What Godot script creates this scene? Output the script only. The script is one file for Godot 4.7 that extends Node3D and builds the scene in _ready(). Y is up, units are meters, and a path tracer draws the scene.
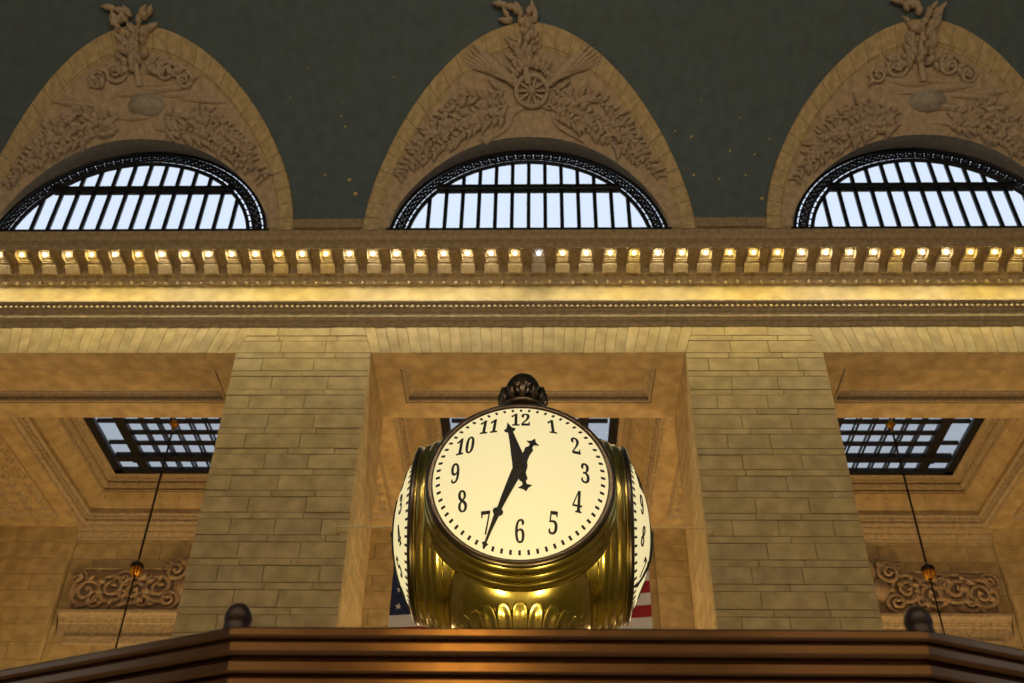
extends Node3D
# A great station concourse seen from below the information booth: clock, booth cornice, far wall with lunette windows.
# Heights "h" are measured from the eye, distances "d" from the eye towards the far wall (-z); EYE lifts them off the floor.

const EYE := 1.7
const BAY := 12.0          # spacing of the bays of the far wall
const OPEN := 4.186        # half width of an opening between two piers
const PIER := 7.819        # far edge of a pier
const LINTEL := 17.471     # underside of the lintel
const ARCHI := 18.379      # top of the plain architrave
const CX := 0.185          # clock axis
const CD := 3.51
const CH := 1.92

var M := {}
var used := {}

# ------------------------------------------------------------------ mesh helpers
class MB:
	var v := PackedVector3Array()
	var n := PackedVector3Array()
	var i := PackedInt32Array()
	var c := PackedColorArray()
	func tri(a: Vector3, b: Vector3, d: Vector3) -> void:
		var k := v.size()
		var nn := (b - a).cross(d - a)
		if nn.length_squared() < 1e-16: return
		nn = nn.normalized()
		v.append(a); v.append(b); v.append(d)
		n.append(nn); n.append(nn); n.append(nn)
		i.append(k); i.append(k + 2); i.append(k + 1)
	func quad(a: Vector3, b: Vector3, d: Vector3, e: Vector3) -> void:
		var k := v.size()
		var nn := (d - a).cross(e - b)
		if nn.length_squared() < 1e-16: return
		nn = nn.normalized()
		for p in [a, b, d, e]:
			v.append(p); n.append(nn)
		for q in [0, 2, 1, 0, 3, 2]: i.append(k + q)
	# rows of points, smooth
	func grid(rows: Array, closed := false, flip := false) -> void:
		var k := v.size()
		var w: int = rows[0].size()
		var nr: int = rows.size()
		var acc := PackedVector3Array()
		acc.resize(nr * w)
		var cols := w if closed else w - 1
		for r in nr - 1:
			for q in cols:
				var q2 := (q + 1) % w
				var a: Vector3 = rows[r][q]
				var b: Vector3 = rows[r][q2]
				var d: Vector3 = rows[r + 1][q2]
				var e: Vector3 = rows[r + 1][q]
				var nn := (d - a).cross(e - b)
				if flip: nn = -nn
				if nn.length_squared() < 1e-18: continue
				for t in [r * w + q, r * w + q2, (r + 1) * w + q2, (r + 1) * w + q]: acc[t] += nn
				var o := [r * w + q, r * w + q2, (r + 1) * w + q2, (r + 1) * w + q]
				if flip:
					for z in [0, 1, 2, 0, 2, 3]: i.append(k + o[z])
				else:
					for z in [0, 2, 1, 0, 3, 2]: i.append(k + o[z])
		for r in nr:
			for q in w:
				v.append(rows[r][q])
				n.append(acc[r * w + q].normalized() if acc[r * w + q].length_squared() > 1e-20 else Vector3.UP)
	func box(lo: Vector3, hi: Vector3) -> void:
		hull(Transform3D(Basis(), (lo + hi) * 0.5), (hi - lo), 0.0)
	# box with chamfered edges
	func hull(t: Transform3D, size: Vector3, bev := 0.0) -> void:
		var h := size * 0.5
		if bev <= 0.0:
			var p := []
			for s in 8: p.append(t * Vector3(h.x * (1 if s & 1 else -1), h.y * (1 if s & 2 else -1), h.z * (1 if s & 4 else -1)))
			quad(p[4], p[5], p[7], p[6]); quad(p[1], p[0], p[2], p[3]); quad(p[5], p[1], p[3], p[7])
			quad(p[0], p[4], p[6], p[2]); quad(p[6], p[7], p[3], p[2]); quad(p[0], p[1], p[5], p[4])
			return
		var b := minf(bev, minf(h.x, minf(h.y, h.z)) * 0.9)
		for ax in 3:
			var u := (ax + 1) % 3
			var w := (ax + 2) % 3
			for s in [-1.0, 1.0]:
				var q := []
				for k in [[-1, -1], [1, -1], [1, 1], [-1, 1]]:
					var p := Vector3.ZERO
					p[ax] = h[ax] * s; p[u] = (h[u] - b) * k[0]; p[w] = (h[w] - b) * k[1]
					q.append(t * p)
				if s > 0: quad(q[0], q[1], q[2], q[3])
				else: quad(q[3], q[2], q[1], q[0])
			# edges along ax
			for su in [-1.0, 1.0]:
				for sw in [-1.0, 1.0]:
					var q := []
					for k in [[-1, 0], [1, 0], [1, 1], [-1, 1]]:
						var p := Vector3.ZERO
						p[ax] = (h[ax] - b) * k[0]
						p[u] = (h[u] - (0.0 if k[1] == 0 else b)) * su
						p[w] = (h[w] - (b if k[1] == 0 else 0.0)) * sw
						q.append(t * p)
					if su * sw > 0: quad(q[0], q[1], q[2], q[3])
					else: quad(q[3], q[2], q[1], q[0])
		for sx in [-1.0, 1.0]:
			for sy in [-1.0, 1.0]:
				for sz in [-1.0, 1.0]:
					var a := t * Vector3(h.x * sx, (h.y - b) * sy, (h.z - b) * sz)
					var d := t * Vector3((h.x - b) * sx, h.y * sy, (h.z - b) * sz)
					var e := t * Vector3((h.x - b) * sx, (h.y - b) * sy, h.z * sz)
					if sx * sy * sz > 0: tri(a, d, e)
					else: tri(a, e, d)
	# profile of (radius, height) turned round the y axis of t
	func lathe(t: Transform3D, prof: Array, seg := 32) -> void:
		var rows := []
		for p in prof:
			var r := PackedVector3Array()
			for k in seg:
				var a := TAU * k / seg
				r.append(t * Vector3(p[0] * cos(a), p[1], p[0] * sin(a)))
			rows.append(r)
		grid(rows, true, true)
	func tube(path: Array, rad: Array, seg := 6, caps := true) -> void:
		var rows := []
		var up := Vector3.UP
		for k in path.size():
			var a: Vector3 = path[maxi(k - 1, 0)]
			var b: Vector3 = path[mini(k + 1, path.size() - 1)]
			var d := (b - a).normalized()
			var s := d.cross(up)
			if s.length() < 0.1: s = d.cross(Vector3.RIGHT)
			s = s.normalized()
			up = s.cross(d).normalized()
			var r := PackedVector3Array()
			var rr: float = rad[mini(k, rad.size() - 1)]
			for q in seg:
				var g := TAU * q / seg
				r.append(path[k] + (s * cos(g) + up * sin(g)) * rr)
			rows.append(r)
		if caps:
			var r0 := PackedVector3Array(); var r1 := PackedVector3Array()
			for q in seg:
				r0.append(path[0]); r1.append(path[path.size() - 1])
			rows.push_front(r0); rows.append(r1)
		grid(rows, true, false)
	# convex outline (CCW in the t.x/t.y plane) as a slab with a chamfered front
	func plate(t: Transform3D, poly: Array, front: float, back: float, bev := 0.0) -> void:
		var cnt := poly.size()
		var mid := Vector2.ZERO
		for p in poly: mid += p
		mid /= cnt
		var ins := []
		for k in cnt:
			var p: Vector2 = poly[k]
			var e0: Vector2 = (p - poly[(k + cnt - 1) % cnt]).normalized()
			var e1: Vector2 = (poly[(k + 1) % cnt] - p).normalized()
			var n0 := Vector2(-e0.y, e0.x); var n1 := Vector2(-e1.y, e1.x)
			var bi := (n0 + n1)
			if bi.length() < 0.01: bi = n0
			bi = bi.normalized()
			ins.append(p + bi * bev / maxf(0.3, bi.dot(n0)))
		for k in range(1, cnt - 1):
			tri(t * Vector3(ins[0].x, ins[0].y, front), t * Vector3(ins[k].x, ins[k].y, front), t * Vector3(ins[k + 1].x, ins[k + 1].y, front))
		for k in cnt:
			var q := (k + 1) % cnt
			var a: Vector2 = poly[k]; var b: Vector2 = poly[q]
			if bev > 0.0:
				quad(t * Vector3(a.x, a.y, front - bev), t * Vector3(b.x, b.y, front - bev), t * Vector3(ins[q].x, ins[q].y, front), t * Vector3(ins[k].x, ins[k].y, front))
			quad(t * Vector3(a.x, a.y, back), t * Vector3(b.x, b.y, back), t * Vector3(b.x, b.y, front - bev), t * Vector3(a.x, a.y, front - bev))
	func mesh() -> ArrayMesh:
		var a := []
		a.resize(Mesh.ARRAY_MAX)
		a[Mesh.ARRAY_VERTEX] = v; a[Mesh.ARRAY_NORMAL] = n; a[Mesh.ARRAY_INDEX] = i
		var m := ArrayMesh.new()
		m.add_surface_from_arrays(Mesh.PRIMITIVE_TRIANGLES, a)
		return m

func P(x: float, h: float, d: float) -> Vector3:
	return Vector3(x, h + EYE, -d)

func numbered(called: String) -> String:
	if not used.has(called):
		used[called] = 0
		return called
	used[called] += 1
	return "%s_%03d" % [called, used[called]]

func thing(called: String, label: String, category: String, at := Vector3.ZERO, group := "") -> Node3D:
	var o := Node3D.new()
	o.name = numbered(called)
	add_child(o)
	o.position = at
	o.set_meta("label", label); o.set_meta("category", category)
	if group: o.set_meta("group", group)
	return o

func struct(called: String, label := "", category := "") -> Node3D:
	var o := Node3D.new()
	o.name = called
	add_child(o)
	o.set_meta("kind", "structure")
	if label: o.set_meta("label", label)
	if category: o.set_meta("category", category)
	return o

func part(parent: Node3D, called: String, m: Mesh, mat: Material, t := Transform3D()) -> MeshInstance3D:
	var o := MeshInstance3D.new()
	o.name = called
	o.mesh = m
	o.material_override = null
	o.set_surface_override_material(0, mat)
	o.transform = t
	o.cast_shadow = GeometryInstance3D.SHADOW_CASTING_SETTING_ON
	parent.add_child(o, true)
	return o

func put(parent: Node3D, called: String, b: MB, mat: Material, t := Transform3D()) -> MeshInstance3D:
	return part(parent, called, b.mesh(), mat, t)

func lamp(parent: Node3D, called: String, at: Vector3, color: Color, energy: float, size: float) -> void:
	var l := OmniLight3D.new()
	l.name = called
	l.position = at
	l.light_color = color
	l.light_energy = energy
	l.light_size = size
	l.omni_range = 120.0
	l.omni_attenuation = 2.0
	l.shadow_enabled = true
	parent.add_child(l, true)

# ------------------------------------------------------------------ materials
func grain(freq: float, lo: Color, hi: Color, sd: int, oct := 5, stretch := Vector3.ONE) -> NoiseTexture2D:
	var f := FastNoiseLite.new()
	f.seed = sd
	f.frequency = freq
	f.fractal_octaves = oct
	f.noise_type = FastNoiseLite.TYPE_SIMPLEX_SMOOTH
	var t := NoiseTexture2D.new()
	t.width = 512; t.height = 512
	t.seamless = true
	t.noise = f
	var g := Gradient.new()
	g.set_color(0, lo); g.set_color(1, hi)
	t.color_ramp = g
	return t

func bump(freq: float, sd: int) -> NoiseTexture2D:
	var f := FastNoiseLite.new()
	f.seed = sd
	f.frequency = freq
	f.fractal_octaves = 4
	var t := NoiseTexture2D.new()
	t.width = 512; t.height = 512
	t.seamless = true
	t.noise = f
	return t

func mat(called: String, col: Color, rough := 0.8, metal := 0.0, tex: Texture2D = null, scale := 0.3) -> StandardMaterial3D:
	var m := StandardMaterial3D.new()
	m.resource_name = called
	m.albedo_color = col
	m.roughness = rough
	m.metallic = metal
	if tex:
		m.albedo_texture = tex
		m.uv1_triplanar = true
		m.uv1_world_triplanar = true
		m.uv1_scale = Vector3(scale, scale, scale)
	M[called] = m
	return m

func make_materials() -> void:
	var g1 := grain(0.012, Color(0.78, 0.76, 0.72), Color(1, 1, 1), 3)
	var g2 := grain(0.03, Color(0.74, 0.72, 0.70), Color(1, 1, 1), 8)
	var g3 := grain(0.05, Color(0.84, 0.84, 0.84), Color(1, 1, 1), 11, 6)
	var tones := [Color(0.79, 0.70, 0.495), Color(0.775, 0.69, 0.48), Color(0.805, 0.715, 0.51), Color(0.79, 0.695, 0.50), Color(0.765, 0.685, 0.50)]
	for k in tones.size():
		var m := mat("stone_%d" % k, tones[k], 0.75, 0.0, g1, 0.23)
		m.uv1_offset = Vector3(0.31 * k, 0.17 * k, 0.11 * k)
	mat("mortar", Color(0.62, 0.54, 0.39), 0.95, 0.0, g2, 0.5)
	mat("trim", Color(0.76, 0.68, 0.53), 0.7, 0.0, g2, 0.35)
	mat("plaster", Color(0.92, 0.83, 0.63), 0.85, 0.0, g2, 0.25)
	mat("relief", Color(0.90, 0.82, 0.70), 0.8, 0.0, g2, 0.6)
	mat("carving", Color(0.74, 0.635, 0.49), 0.8, 0.0, g2, 0.6)
	mat("field", Color(0.89, 0.80, 0.665), 0.85, 0.0, g2, 0.25)
	mat("soffit", Color(0.82, 0.79, 0.72), 0.85, 0.0, g2, 0.25)
	mat("sky_paint", Color(0.405, 0.47, 0.485), 0.9, 0.0, g3, 0.08)
	mat("star", Color(0.98, 0.86, 0.48), 0.5)
	mat("iron", Color(0.085, 0.095, 0.12), 0.5, 0.3)
	mat("bronze_dark", Color(0.16, 0.13, 0.11), 0.4, 0.8)
	mat("floor", Color(0.66, 0.59, 0.48), 0.35, 0.0, g1, 0.12)
	mat("hall_wall", Color(0.76, 0.68, 0.52), 0.8, 0.0, g1, 0.15)
	var brass := mat("brass", Color(0.70, 0.64, 0.36), 0.17, 1.0)
	var rn := bump(0.02, 5)
	brass.roughness = 0.3
	brass.roughness_texture = grain(0.02, Color(0.45, 0.45, 0.45), Color(0.9, 0.9, 0.9), 21)
	brass.uv1_triplanar = true
	brass.uv1_scale = Vector3(1.2, 1.2, 1.2)
	mat("bronze", Color(0.33, 0.29, 0.24), 0.32, 1.0)
	mat("roof_brass", Color(0.74, 0.66, 0.38), 0.42, 1.0)
	mat("knob", Color(0.17, 0.125, 0.10), 0.45, 0.7)
	var cop := mat("copper", Color(0.47, 0.37, 0.285), 0.2, 1.0)
	cop.roughness_texture = grain(0.03, Color(0.6, 0.6, 0.6), Color(1, 1, 1), 31)
	cop.uv1_triplanar = true
	cop.uv1_scale = Vector3(2, 2, 2)
	mat("black_paint", Color(0.022, 0.02, 0.018), 0.75)
	mat("gold", Color(0.85, 0.62, 0.22), 0.3, 1.0)
	var op := mat("opal", Color(0.5, 0.48, 0.41), 0.7)
	op.emission_enabled = true
	op.emission = Color(1.0, 0.93, 0.69)
	op.emission_energy_multiplier = 0.77
	var pane := mat("pane", Color(0.9, 0.95, 1.0, 0.08), 0.03)
	pane.transparency = BaseMaterial3D.TRANSPARENCY_ALPHA
	var dusty := mat("dusty_pane", Color(0.30, 0.33, 0.38, 0.36), 0.6, 0.0)
	dusty.transparency = BaseMaterial3D.TRANSPARENCY_ALPHA
	mat("flag_red", Color(0.62, 0.07, 0.10), 0.85)
	mat("flag_white", Color(0.86, 0.82, 0.76), 0.85)
	mat("flag_blue", Color(0.10, 0.12, 0.27), 0.85)
	mat("wire", Color(0.75, 0.68, 0.5), 0.5, 0.3)
	mat("granite", Color(0.45, 0.42, 0.38), 0.4, 0.0, g2, 0.8)

# ------------------------------------------------------------------ shape of the vault
func vz(h: float) -> float:            # z of the leaning vault foot
	return -(22.3 - 0.0861 * pow(maxf(h - 21.7, 0.0), 2.0))

func vnorm(h: float) -> Vector3:
	return Vector3(0, -2.0 * 0.0861 * maxf(h - 21.7, 0.0), 1).normalized()

func ogive(x: float, w: float, top: float) -> float:
	var r := clampf(1.0 - pow(absf(x) / w, 1.9), 0.0, 1.0)
	return 22.3 + (top - 22.3) * pow(r, 1.0 / 1.9)

func V3(x: float, h: float, off: float) -> Vector3:   # a point off the vault foot
	return Vector3(x, h + EYE, vz(h)) + vnorm(h) * off

func surf(x: float, h: float, ang: float, off := 0.0, sc := 1.0) -> Transform3D:   # frame on the vault foot, y turned by ang
	var nn := vnorm(h)
	var u := Vector3.RIGHT
	var w := nn.cross(u).normalized()
	var b := Basis(u, w, nn) * Basis(Vector3(0, 0, 1), ang)
	return Transform3D(b.scaled_local(Vector3(sc, sc, sc)), V3(x, h, off))

func flat(x: float, h: float, d: float, ang: float, sc := 1.0) -> Transform3D:
	return Transform3D(Basis(Vector3(0, 0, 1), ang).scaled_local(Vector3(sc, sc, sc)), P(x, h, d))

# ------------------------------------------------------------------ the script
func _ready() -> void:
	# ---- camera
	var cam := Camera3D.new()
	cam.name = "camera"
	cam.position = Vector3(0.2417, EYE, 0)
	cam.rotation = Vector3(deg_to_rad(39.054), deg_to_rad(1.727), deg_to_rad(1.0236))
	cam.fov = 35.870
	cam.near = 0.05
	cam.far = 300.0
	add_child(cam)
	cam.current = true
	var lens := CameraAttributesPhysical.new()
	lens.frustum_focal_length = 37.08
	lens.frustum_focus_distance = 3.7
	lens.exposure_aperture = 9.0
	cam.attributes = lens
	cam.fov = 35.870
	# ---- overcast sky
	var we := WorldEnvironment.new()
	we.name = "environment"
	var env := Environment.new()
	env.background_mode = Environment.BG_SKY
	var sky := Sky.new()
	var sm := ProceduralSkyMaterial.new()
	sm.sky_top_color = Color(0.86, 0.92, 1.0)
	sm.sky_horizon_color = Color(0.93, 0.96, 1.0)
	sm.ground_bottom_color = Color(0.3, 0.3, 0.3)
	sm.ground_horizon_color = Color(0.6, 0.62, 0.65)
	sm.sky_energy_multiplier = 1.0
	sky.sky_material = sm
	env.sky = sky
	env.background_energy_multiplier = 1.15
	env.tonemap_mode = Environment.TONE_MAPPER_LINEAR
	env.tonemap_exposure = 1.0
	env.sdfgi_enabled = true
	env.ssao_enabled = true
	env.ssil_enabled = true
	we.environment = env
	add_child(we)

	make_materials()
	make_hall()
	make_vault()
	make_piers()
	make_lintel()
	make_cornice()
	make_windows()
	make_passage()
	make_booth()
	make_clock()
	make_flag()
	make_hanging_lamps()
	make_hall_lamps()
	make_reliefs()

# ------------------------------------------------------------------ room shell
func make_hall() -> void:
	var f := struct("floor", "polished marble floor of the concourse")
	var b := MB.new()
	b.box(Vector3(-30, -0.4, -36), Vector3(30, 0, 16))
	put(f, "slab", b, M.floor)
	var w := struct("wall_back", "unseen stone wall behind the viewer")
	b = MB.new()
	# unseen piers and lintel; unlit openings shaped to keep the booth reflections dark
	for e in [[-30.0, -BAY - OPEN], [-PIER, -OPEN], [OPEN, PIER], [BAY + OPEN, 30.0]]:
		b.box(Vector3(e[0], 0, 15.3), Vector3(e[1], LINTEL + EYE, 17.5))
	b.box(Vector3(-30, LINTEL + EYE, 15.3), Vector3(30, 24.6, 17.5))
	b.box(Vector3(-30, LINTEL + EYE, 17.5), Vector3(30, LINTEL + EYE + 0.5, 21.5))
	b.box(Vector3(-30, 0, 20.9), Vector3(30, LINTEL + EYE, 21.5))
	b.box(Vector3(-30, 0, 17.5), Vector3(-20, LINTEL + EYE, 21.0))
	b.box(Vector3(20, 0, 17.5), Vector3(30, LINTEL + EYE, 21.0))
	b.box(Vector3(-30, -0.4, 16), Vector3(30, 0, 21.5))
	put(w, "wall_face", b, M.hall_wall)
	var amber := mat("amber_glow", Color(0.9, 0.75, 0.45), 0.5)
	amber.emission_enabled = true
	amber.emission = Color(1.0, 0.78, 0.38)
	amber.emission_energy_multiplier = 4.0
	for k in 2:  # unseen glowing panels, placed to mirror gold in the booth cornice
		var wx: float = [-1.45, 9.0][k]
		var lw := struct("window_%d" % (k + 7), "unseen amber glow behind the viewer, placed to put gold glints on the booth cornice")
		b = MB.new()
		b.box(P(wx - 0.95, 6.6, -20.88), P(wx + 0.95, 11.6, -20.84))
		put(lw, "pane", b, amber)
		b = MB.new()
		for e in [[-1.1, -0.92], [0.92, 1.1]]: b.box(P(wx + e[0], 6.4, -20.9), P(wx + e[1], 11.8, -20.7))
		for e in [[6.4, 6.62], [11.58, 11.8]]: b.box(P(wx - 1.1, e[0], -20.9), P(wx + 1.1, e[1], -20.7))
		put(lw, "frame", b, M.bronze_dark)
		var al := AreaLight3D.new()
		al.name = "unseen_amber_light"
		al.area_size = Vector2(1.8, 4.9)
		al.light_color = Color(1.0, 0.78, 0.38)
		al.light_energy = 1.0
		al.area_range = 80.0
		al.shadow_enabled = true
		lw.add_child(al)
		al.position = P(wx, 9.1, -20.68)
	# end walls, each with three tall windows
	for s in [-1, 1]:
		w = struct("wall_left" if s < 0 else "wall_right", "end wall of the concourse with three tall windows")
		b = MB.new()
		var x0: float = 30.0 if s > 0 else -30.9
		var x1: float = x0 + 0.9
		b.box(Vector3(x0, 0, -36), Vector3(x1, 6, 16.2))
		b.box(Vector3(x0, 26, -36), Vector3(x1, 40, 16.2))
		var cuts := [-36.0, -18.5, -12.5, -6.5, -0.5, 5.5, 11.5, 16.2]
		for k in 4: b.box(Vector3(x0, 6, cuts[2 * k]), Vector3(x1, 26, cuts[2 * k + 1]))
		put(w, "wall_face", b, M.hall_wall)
		for k in 3:
			var g := MB.new()
			g.box(Vector3(x0 + 0.4, 6, cuts[2 * k + 1]), Vector3(x0 + 0.42, 26, cuts[2 * k + 2]))
			put(w, "pane", g, M.pane)
			for q in 5:
				g = MB.new()
				var zz: float = lerpf(cuts[2 * k + 1], cuts[2 * k + 2], (q + 0.5) / 5.0)
				g.box(Vector3(x0 + 0.3, 6, zz - 0.12), Vector3(x0 + 0.55, 26, zz + 0.12))
				put(w, "mullion", g, M.iron)
			for q in 4:
				g = MB.new()
				g.box(Vector3(x0 + 0.3, 9.0 + q * 4.5, cuts[2 * k + 1]), Vector3(x0 + 0.55, 9.3 + q * 4.5, cuts[2 * k + 2]))
				put(w, "transom", g, M.iron)

func make_vault() -> void:
	var ce := struct("ceiling", "dark blue green vaulted ceiling with gold stars")
	var xs := []
	for bay in [-1, 0, 1]:
		for k in 49:
			xs.append(bay * BAY + 4.93 * sin(PI * 0.5 * (k - 24) / 24.0))
		if bay < 1:
			for k in range(1, 5): xs.append(bay * BAY + 4.93 + (BAY - 9.86) * k / 5.0)
	xs.push_front(-17.2); xs.push_front(-22.0); xs.push_front(-30.9)
	xs.append(17.2); xs.append(22.0); xs.append(30.9)
	var rows := []
	var top := 28.4
	var sl := 2.0 * 0.0861 * (top - 21.7)
	var z0 := vz(top)
	var run := -3.5 - z0
	var tang := atan2(1.0, sl)        # angle of the tangent above the horizontal
	var rad := run / sin(tang)
	for r in 46:
		rows.append(PackedVector3Array())
	for x in xs:
		var hs := 22.75
		for bay in [-1, 0, 1]:
			if absf(x - bay * BAY) < 4.935: hs = maxf(22.4, ogive(x - bay * BAY, 4.94, 27.86))
		var col := []
		for r in 14:
			var h := lerpf(hs, top, r / 13.0)
			col.append(Vector3(x, h + EYE, vz(h) - 0.1))
		for r in range(1, 10):
			var a := tang * (1.0 - r / 9.0)
			col.append(Vector3(x, top + rad * (cos(a) - cos(tang)) + EYE, -3.5 - rad * sin(a)))
		for r in 23:
			rows[r].append(col[r])
		for r in 23:
			var p: Vector3 = col[22 - r]
			if r == 22 or r > 8:
				var hh := lerpf(top, 22.75, (r - 9) / 13.0)
				p = Vector3(x, hh + EYE, vz(hh))
			rows[23 + r].append(Vector3(p.x, p.y, -7.0 - p.z))
	var b := MB.new()
	b.grid(rows)
	put(ce, "vault", b, M.sky_paint)
	# gold stars
	var rng := RandomNumberGenerator.new()
	rng.seed = 12
	var sb := MB.new()
	var pts := []
	for k in 10:
		var a := TAU * k / 10.0
		var r := 1.0 if k % 2 == 0 else 0.45
		pts.append(Vector2(cos(a), sin(a)) * r)
	for k in 10:
		sb.tri(Vector3(0, 0, 0.3), Vector3(pts[k].x, pts[k].y, 0), Vector3(pts[(k + 1) % 10].x, pts[(k + 1) % 10].y, 0))
	var star := sb.mesh()
	var spots := [Vector3(5.6, 28.03, 0.085), Vector3(-5.59, 27.73, 0.05), Vector3(-6.23, 26.86, 0.05), Vector3(6.47, 25.78, 0.06), Vector3(5.75, 26.9, 0.045), Vector3(-5.75, 26.2, 0.055), Vector3(6.9, 24.8, 0.05), Vector3(6.15, 24.9, 0.055), Vector3(6.6, 24.2, 0.045)]
	for k in 130:
		spots.append(Vector3(rng.randf_range(-13, 13), rng.randf_range(23.3, 28.3), rng.randf_range(0.04, 0.085)))
	for p in spots:
		var ok := true
		for bay in [-1, 0, 1]:
			if absf(p.x - bay * BAY) < 4.95 and p.y < ogive(p.x - bay * BAY, 4.95, 27.96) + 0.5: ok = false
		if ok:
			part(ce, "star", star, M.star, surf(p.x, p.y, rng.randf() * TAU, -0.09, p.z))
	# the plain wall behind and above the cornice, under the vault
	var w := struct("wall_upper", "stone band between cornice and vault")
	b = MB.new()
	b.box(P(-30, 20.3, 22.75), P(30, 22.42, 22.32))
	var edges := [-30.0, -BAY - 4.9, -BAY + 4.9, -4.9, 4.9, BAY - 4.9, BAY + 4.9, 30.0]
	for k in 4:
		b.box(P(edges[2 * k], 22.42, 22.75), P(edges[2 * k + 1], 22.78, 22.2))
	for bay in [-1, 0, 1]:
		for s in [-1, 1]:
			b.box(P(bay * BAY + minf(s * 4.15, s * 5.0), 22.0, 22.75), P(bay * BAY + maxf(s * 4.15, s * 5.0), 22.44, 22.22))
	put(w, "wall_face", b, M.trim)
	# lunette walls: leaning plaster field, raised border, deep soffit down to the window
	for bay in [-1, 0, 1]:
		var lu := struct("trim_%d" % (bay + 4), "cream plaster lunette wall around the arched window")
		var bx: float = bay * BAY
		var field := []
		var border := []
		var sof := []
		var cnt := 65
		for k in cnt:
			var a := PI * k / (cnt - 1.0)
			var ca := -cos(a)
			var sa := sin(a)
			var ox := 4.95 * signf(ca) * pow(absf(ca), 2.0 / 1.9)
			var oh := 22.3 + (27.96 - 22.3) * pow(maxf(sa, 0.0), 2.0 / 1.9)
			var ix := 4.25 * signf(ca) * pow(absf(ca), 2.0 / 2.2)
			var ih := 22.3 + (25.29 - 22.3) * pow(maxf(sa, 0.0), 2.0 / 1.6)
			var dir := Vector2(ix - ox, ih - oh)
			var mx := 4.47 * signf(ca) * pow(absf(ca), 2.0 / 1.9)
			var mh := 22.3 + (27.42 - 22.3) * pow(maxf(sa, 0.0), 2.0 / 1.9)
			var col := PackedVector3Array()
			for q in 9:
				var t := q / 8.0
				col.append(V3(bx + lerpf(mx, ix, t), lerpf(mh, ih, t), 0.0))
			field.append(col)
			col = PackedVector3Array()
			for q in [[0.0, -0.16], [0.0, 0.05], [0.0, 0.05], [0.06, 0.09], [0.06, 0.09], [0.85, 0.09], [0.85, 0.09], [0.9, 0.05], [0.9, 0.05], [1.0, 0.03], [1.0, 0.03], [1.0, -0.05]]:
				col.append(V3(bx + lerpf(ox, mx, q[0]), lerpf(oh, mh, q[0]), q[1]))
			border.append(col)
			var th := PI - a
			var wx := 4.2 * cos(a) * -1.0
			var wh := 21.73 + 4.2 * sin(a)
			col = PackedVector3Array()
			var pa := V3(bx + ix, ih, 0.0)
			var pb := P(bx + wx, wh, 22.3)
			col.append(pa)
			col.append(pa.lerp(pb, 0.05) + Vector3(0, 0.02, 0))
			for q in range(1, 7): col.append(pa.lerp(pb, q / 6.0))
			sof.append(col)
		b = MB.new(); b.grid(field); put(lu, "plaster_field", b, M.field)
		# bed behind the border blocks, a little lower, so that the joints read
		var bed := []
		for col in border:
			var lo := PackedVector3Array()
			for q in col: lo.append(q - vnorm(q.y - EYE) * 0.03)
			bed.append(lo)
		b = MB.new(); b.grid(bed); put(lu, "border_bed", b, M.mortar)
		for k in 32:
			b = MB.new()
			var blk := [border[2 * k], border[2 * k + 1], border[2 * k + 2]]
			var e0 := PackedVector3Array(); var e1 := PackedVector3Array()
			for q in border[0].size():
				e0.append(blk[0][q].lerp(blk[1][q], 0.035)); e1.append(blk[2][q].lerp(blk[1][q], 0.035))
			b.grid([e0, blk[1], e1])
			put(lu, "border_block", b, M.plaster)
		b = MB.new(); b.grid(sof); put(lu, "soffit", b, M.soffit)

# one stone: outline in the wall plane, chamfered front
func stone(parent: Node3D, called: String, x0: float, x1: float, t0: float, t1: float, h0: float, h1: float, front: float, back: float, rng: RandomNumberGenerator, gap := 0.006) -> void:
	var b := MB.new()
	var mid := Vector3((x0 + x1 + t0 + t1) / 4.0, (h0 + h1) / 2.0, 0)
	var o := [Vector2(x0 + gap - mid.x, h0 + gap - mid.y), Vector2(x1 - gap - mid.x, h0 + gap - mid.y), Vector2(t1 - gap - mid.x, h1 - gap - mid.y), Vector2(t0 + gap - mid.x, h1 - gap - mid.y)]
	var j := rng.randf_range(-0.006, 0.006)
	b.plate(Transform3D(), o, j, front - back, 0.008)
	put(parent, called, b, M["stone_%d" % rng.randi_range(0, 4)], Transform3D(Basis(), P(mid.x, mid.y, front)))

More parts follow.
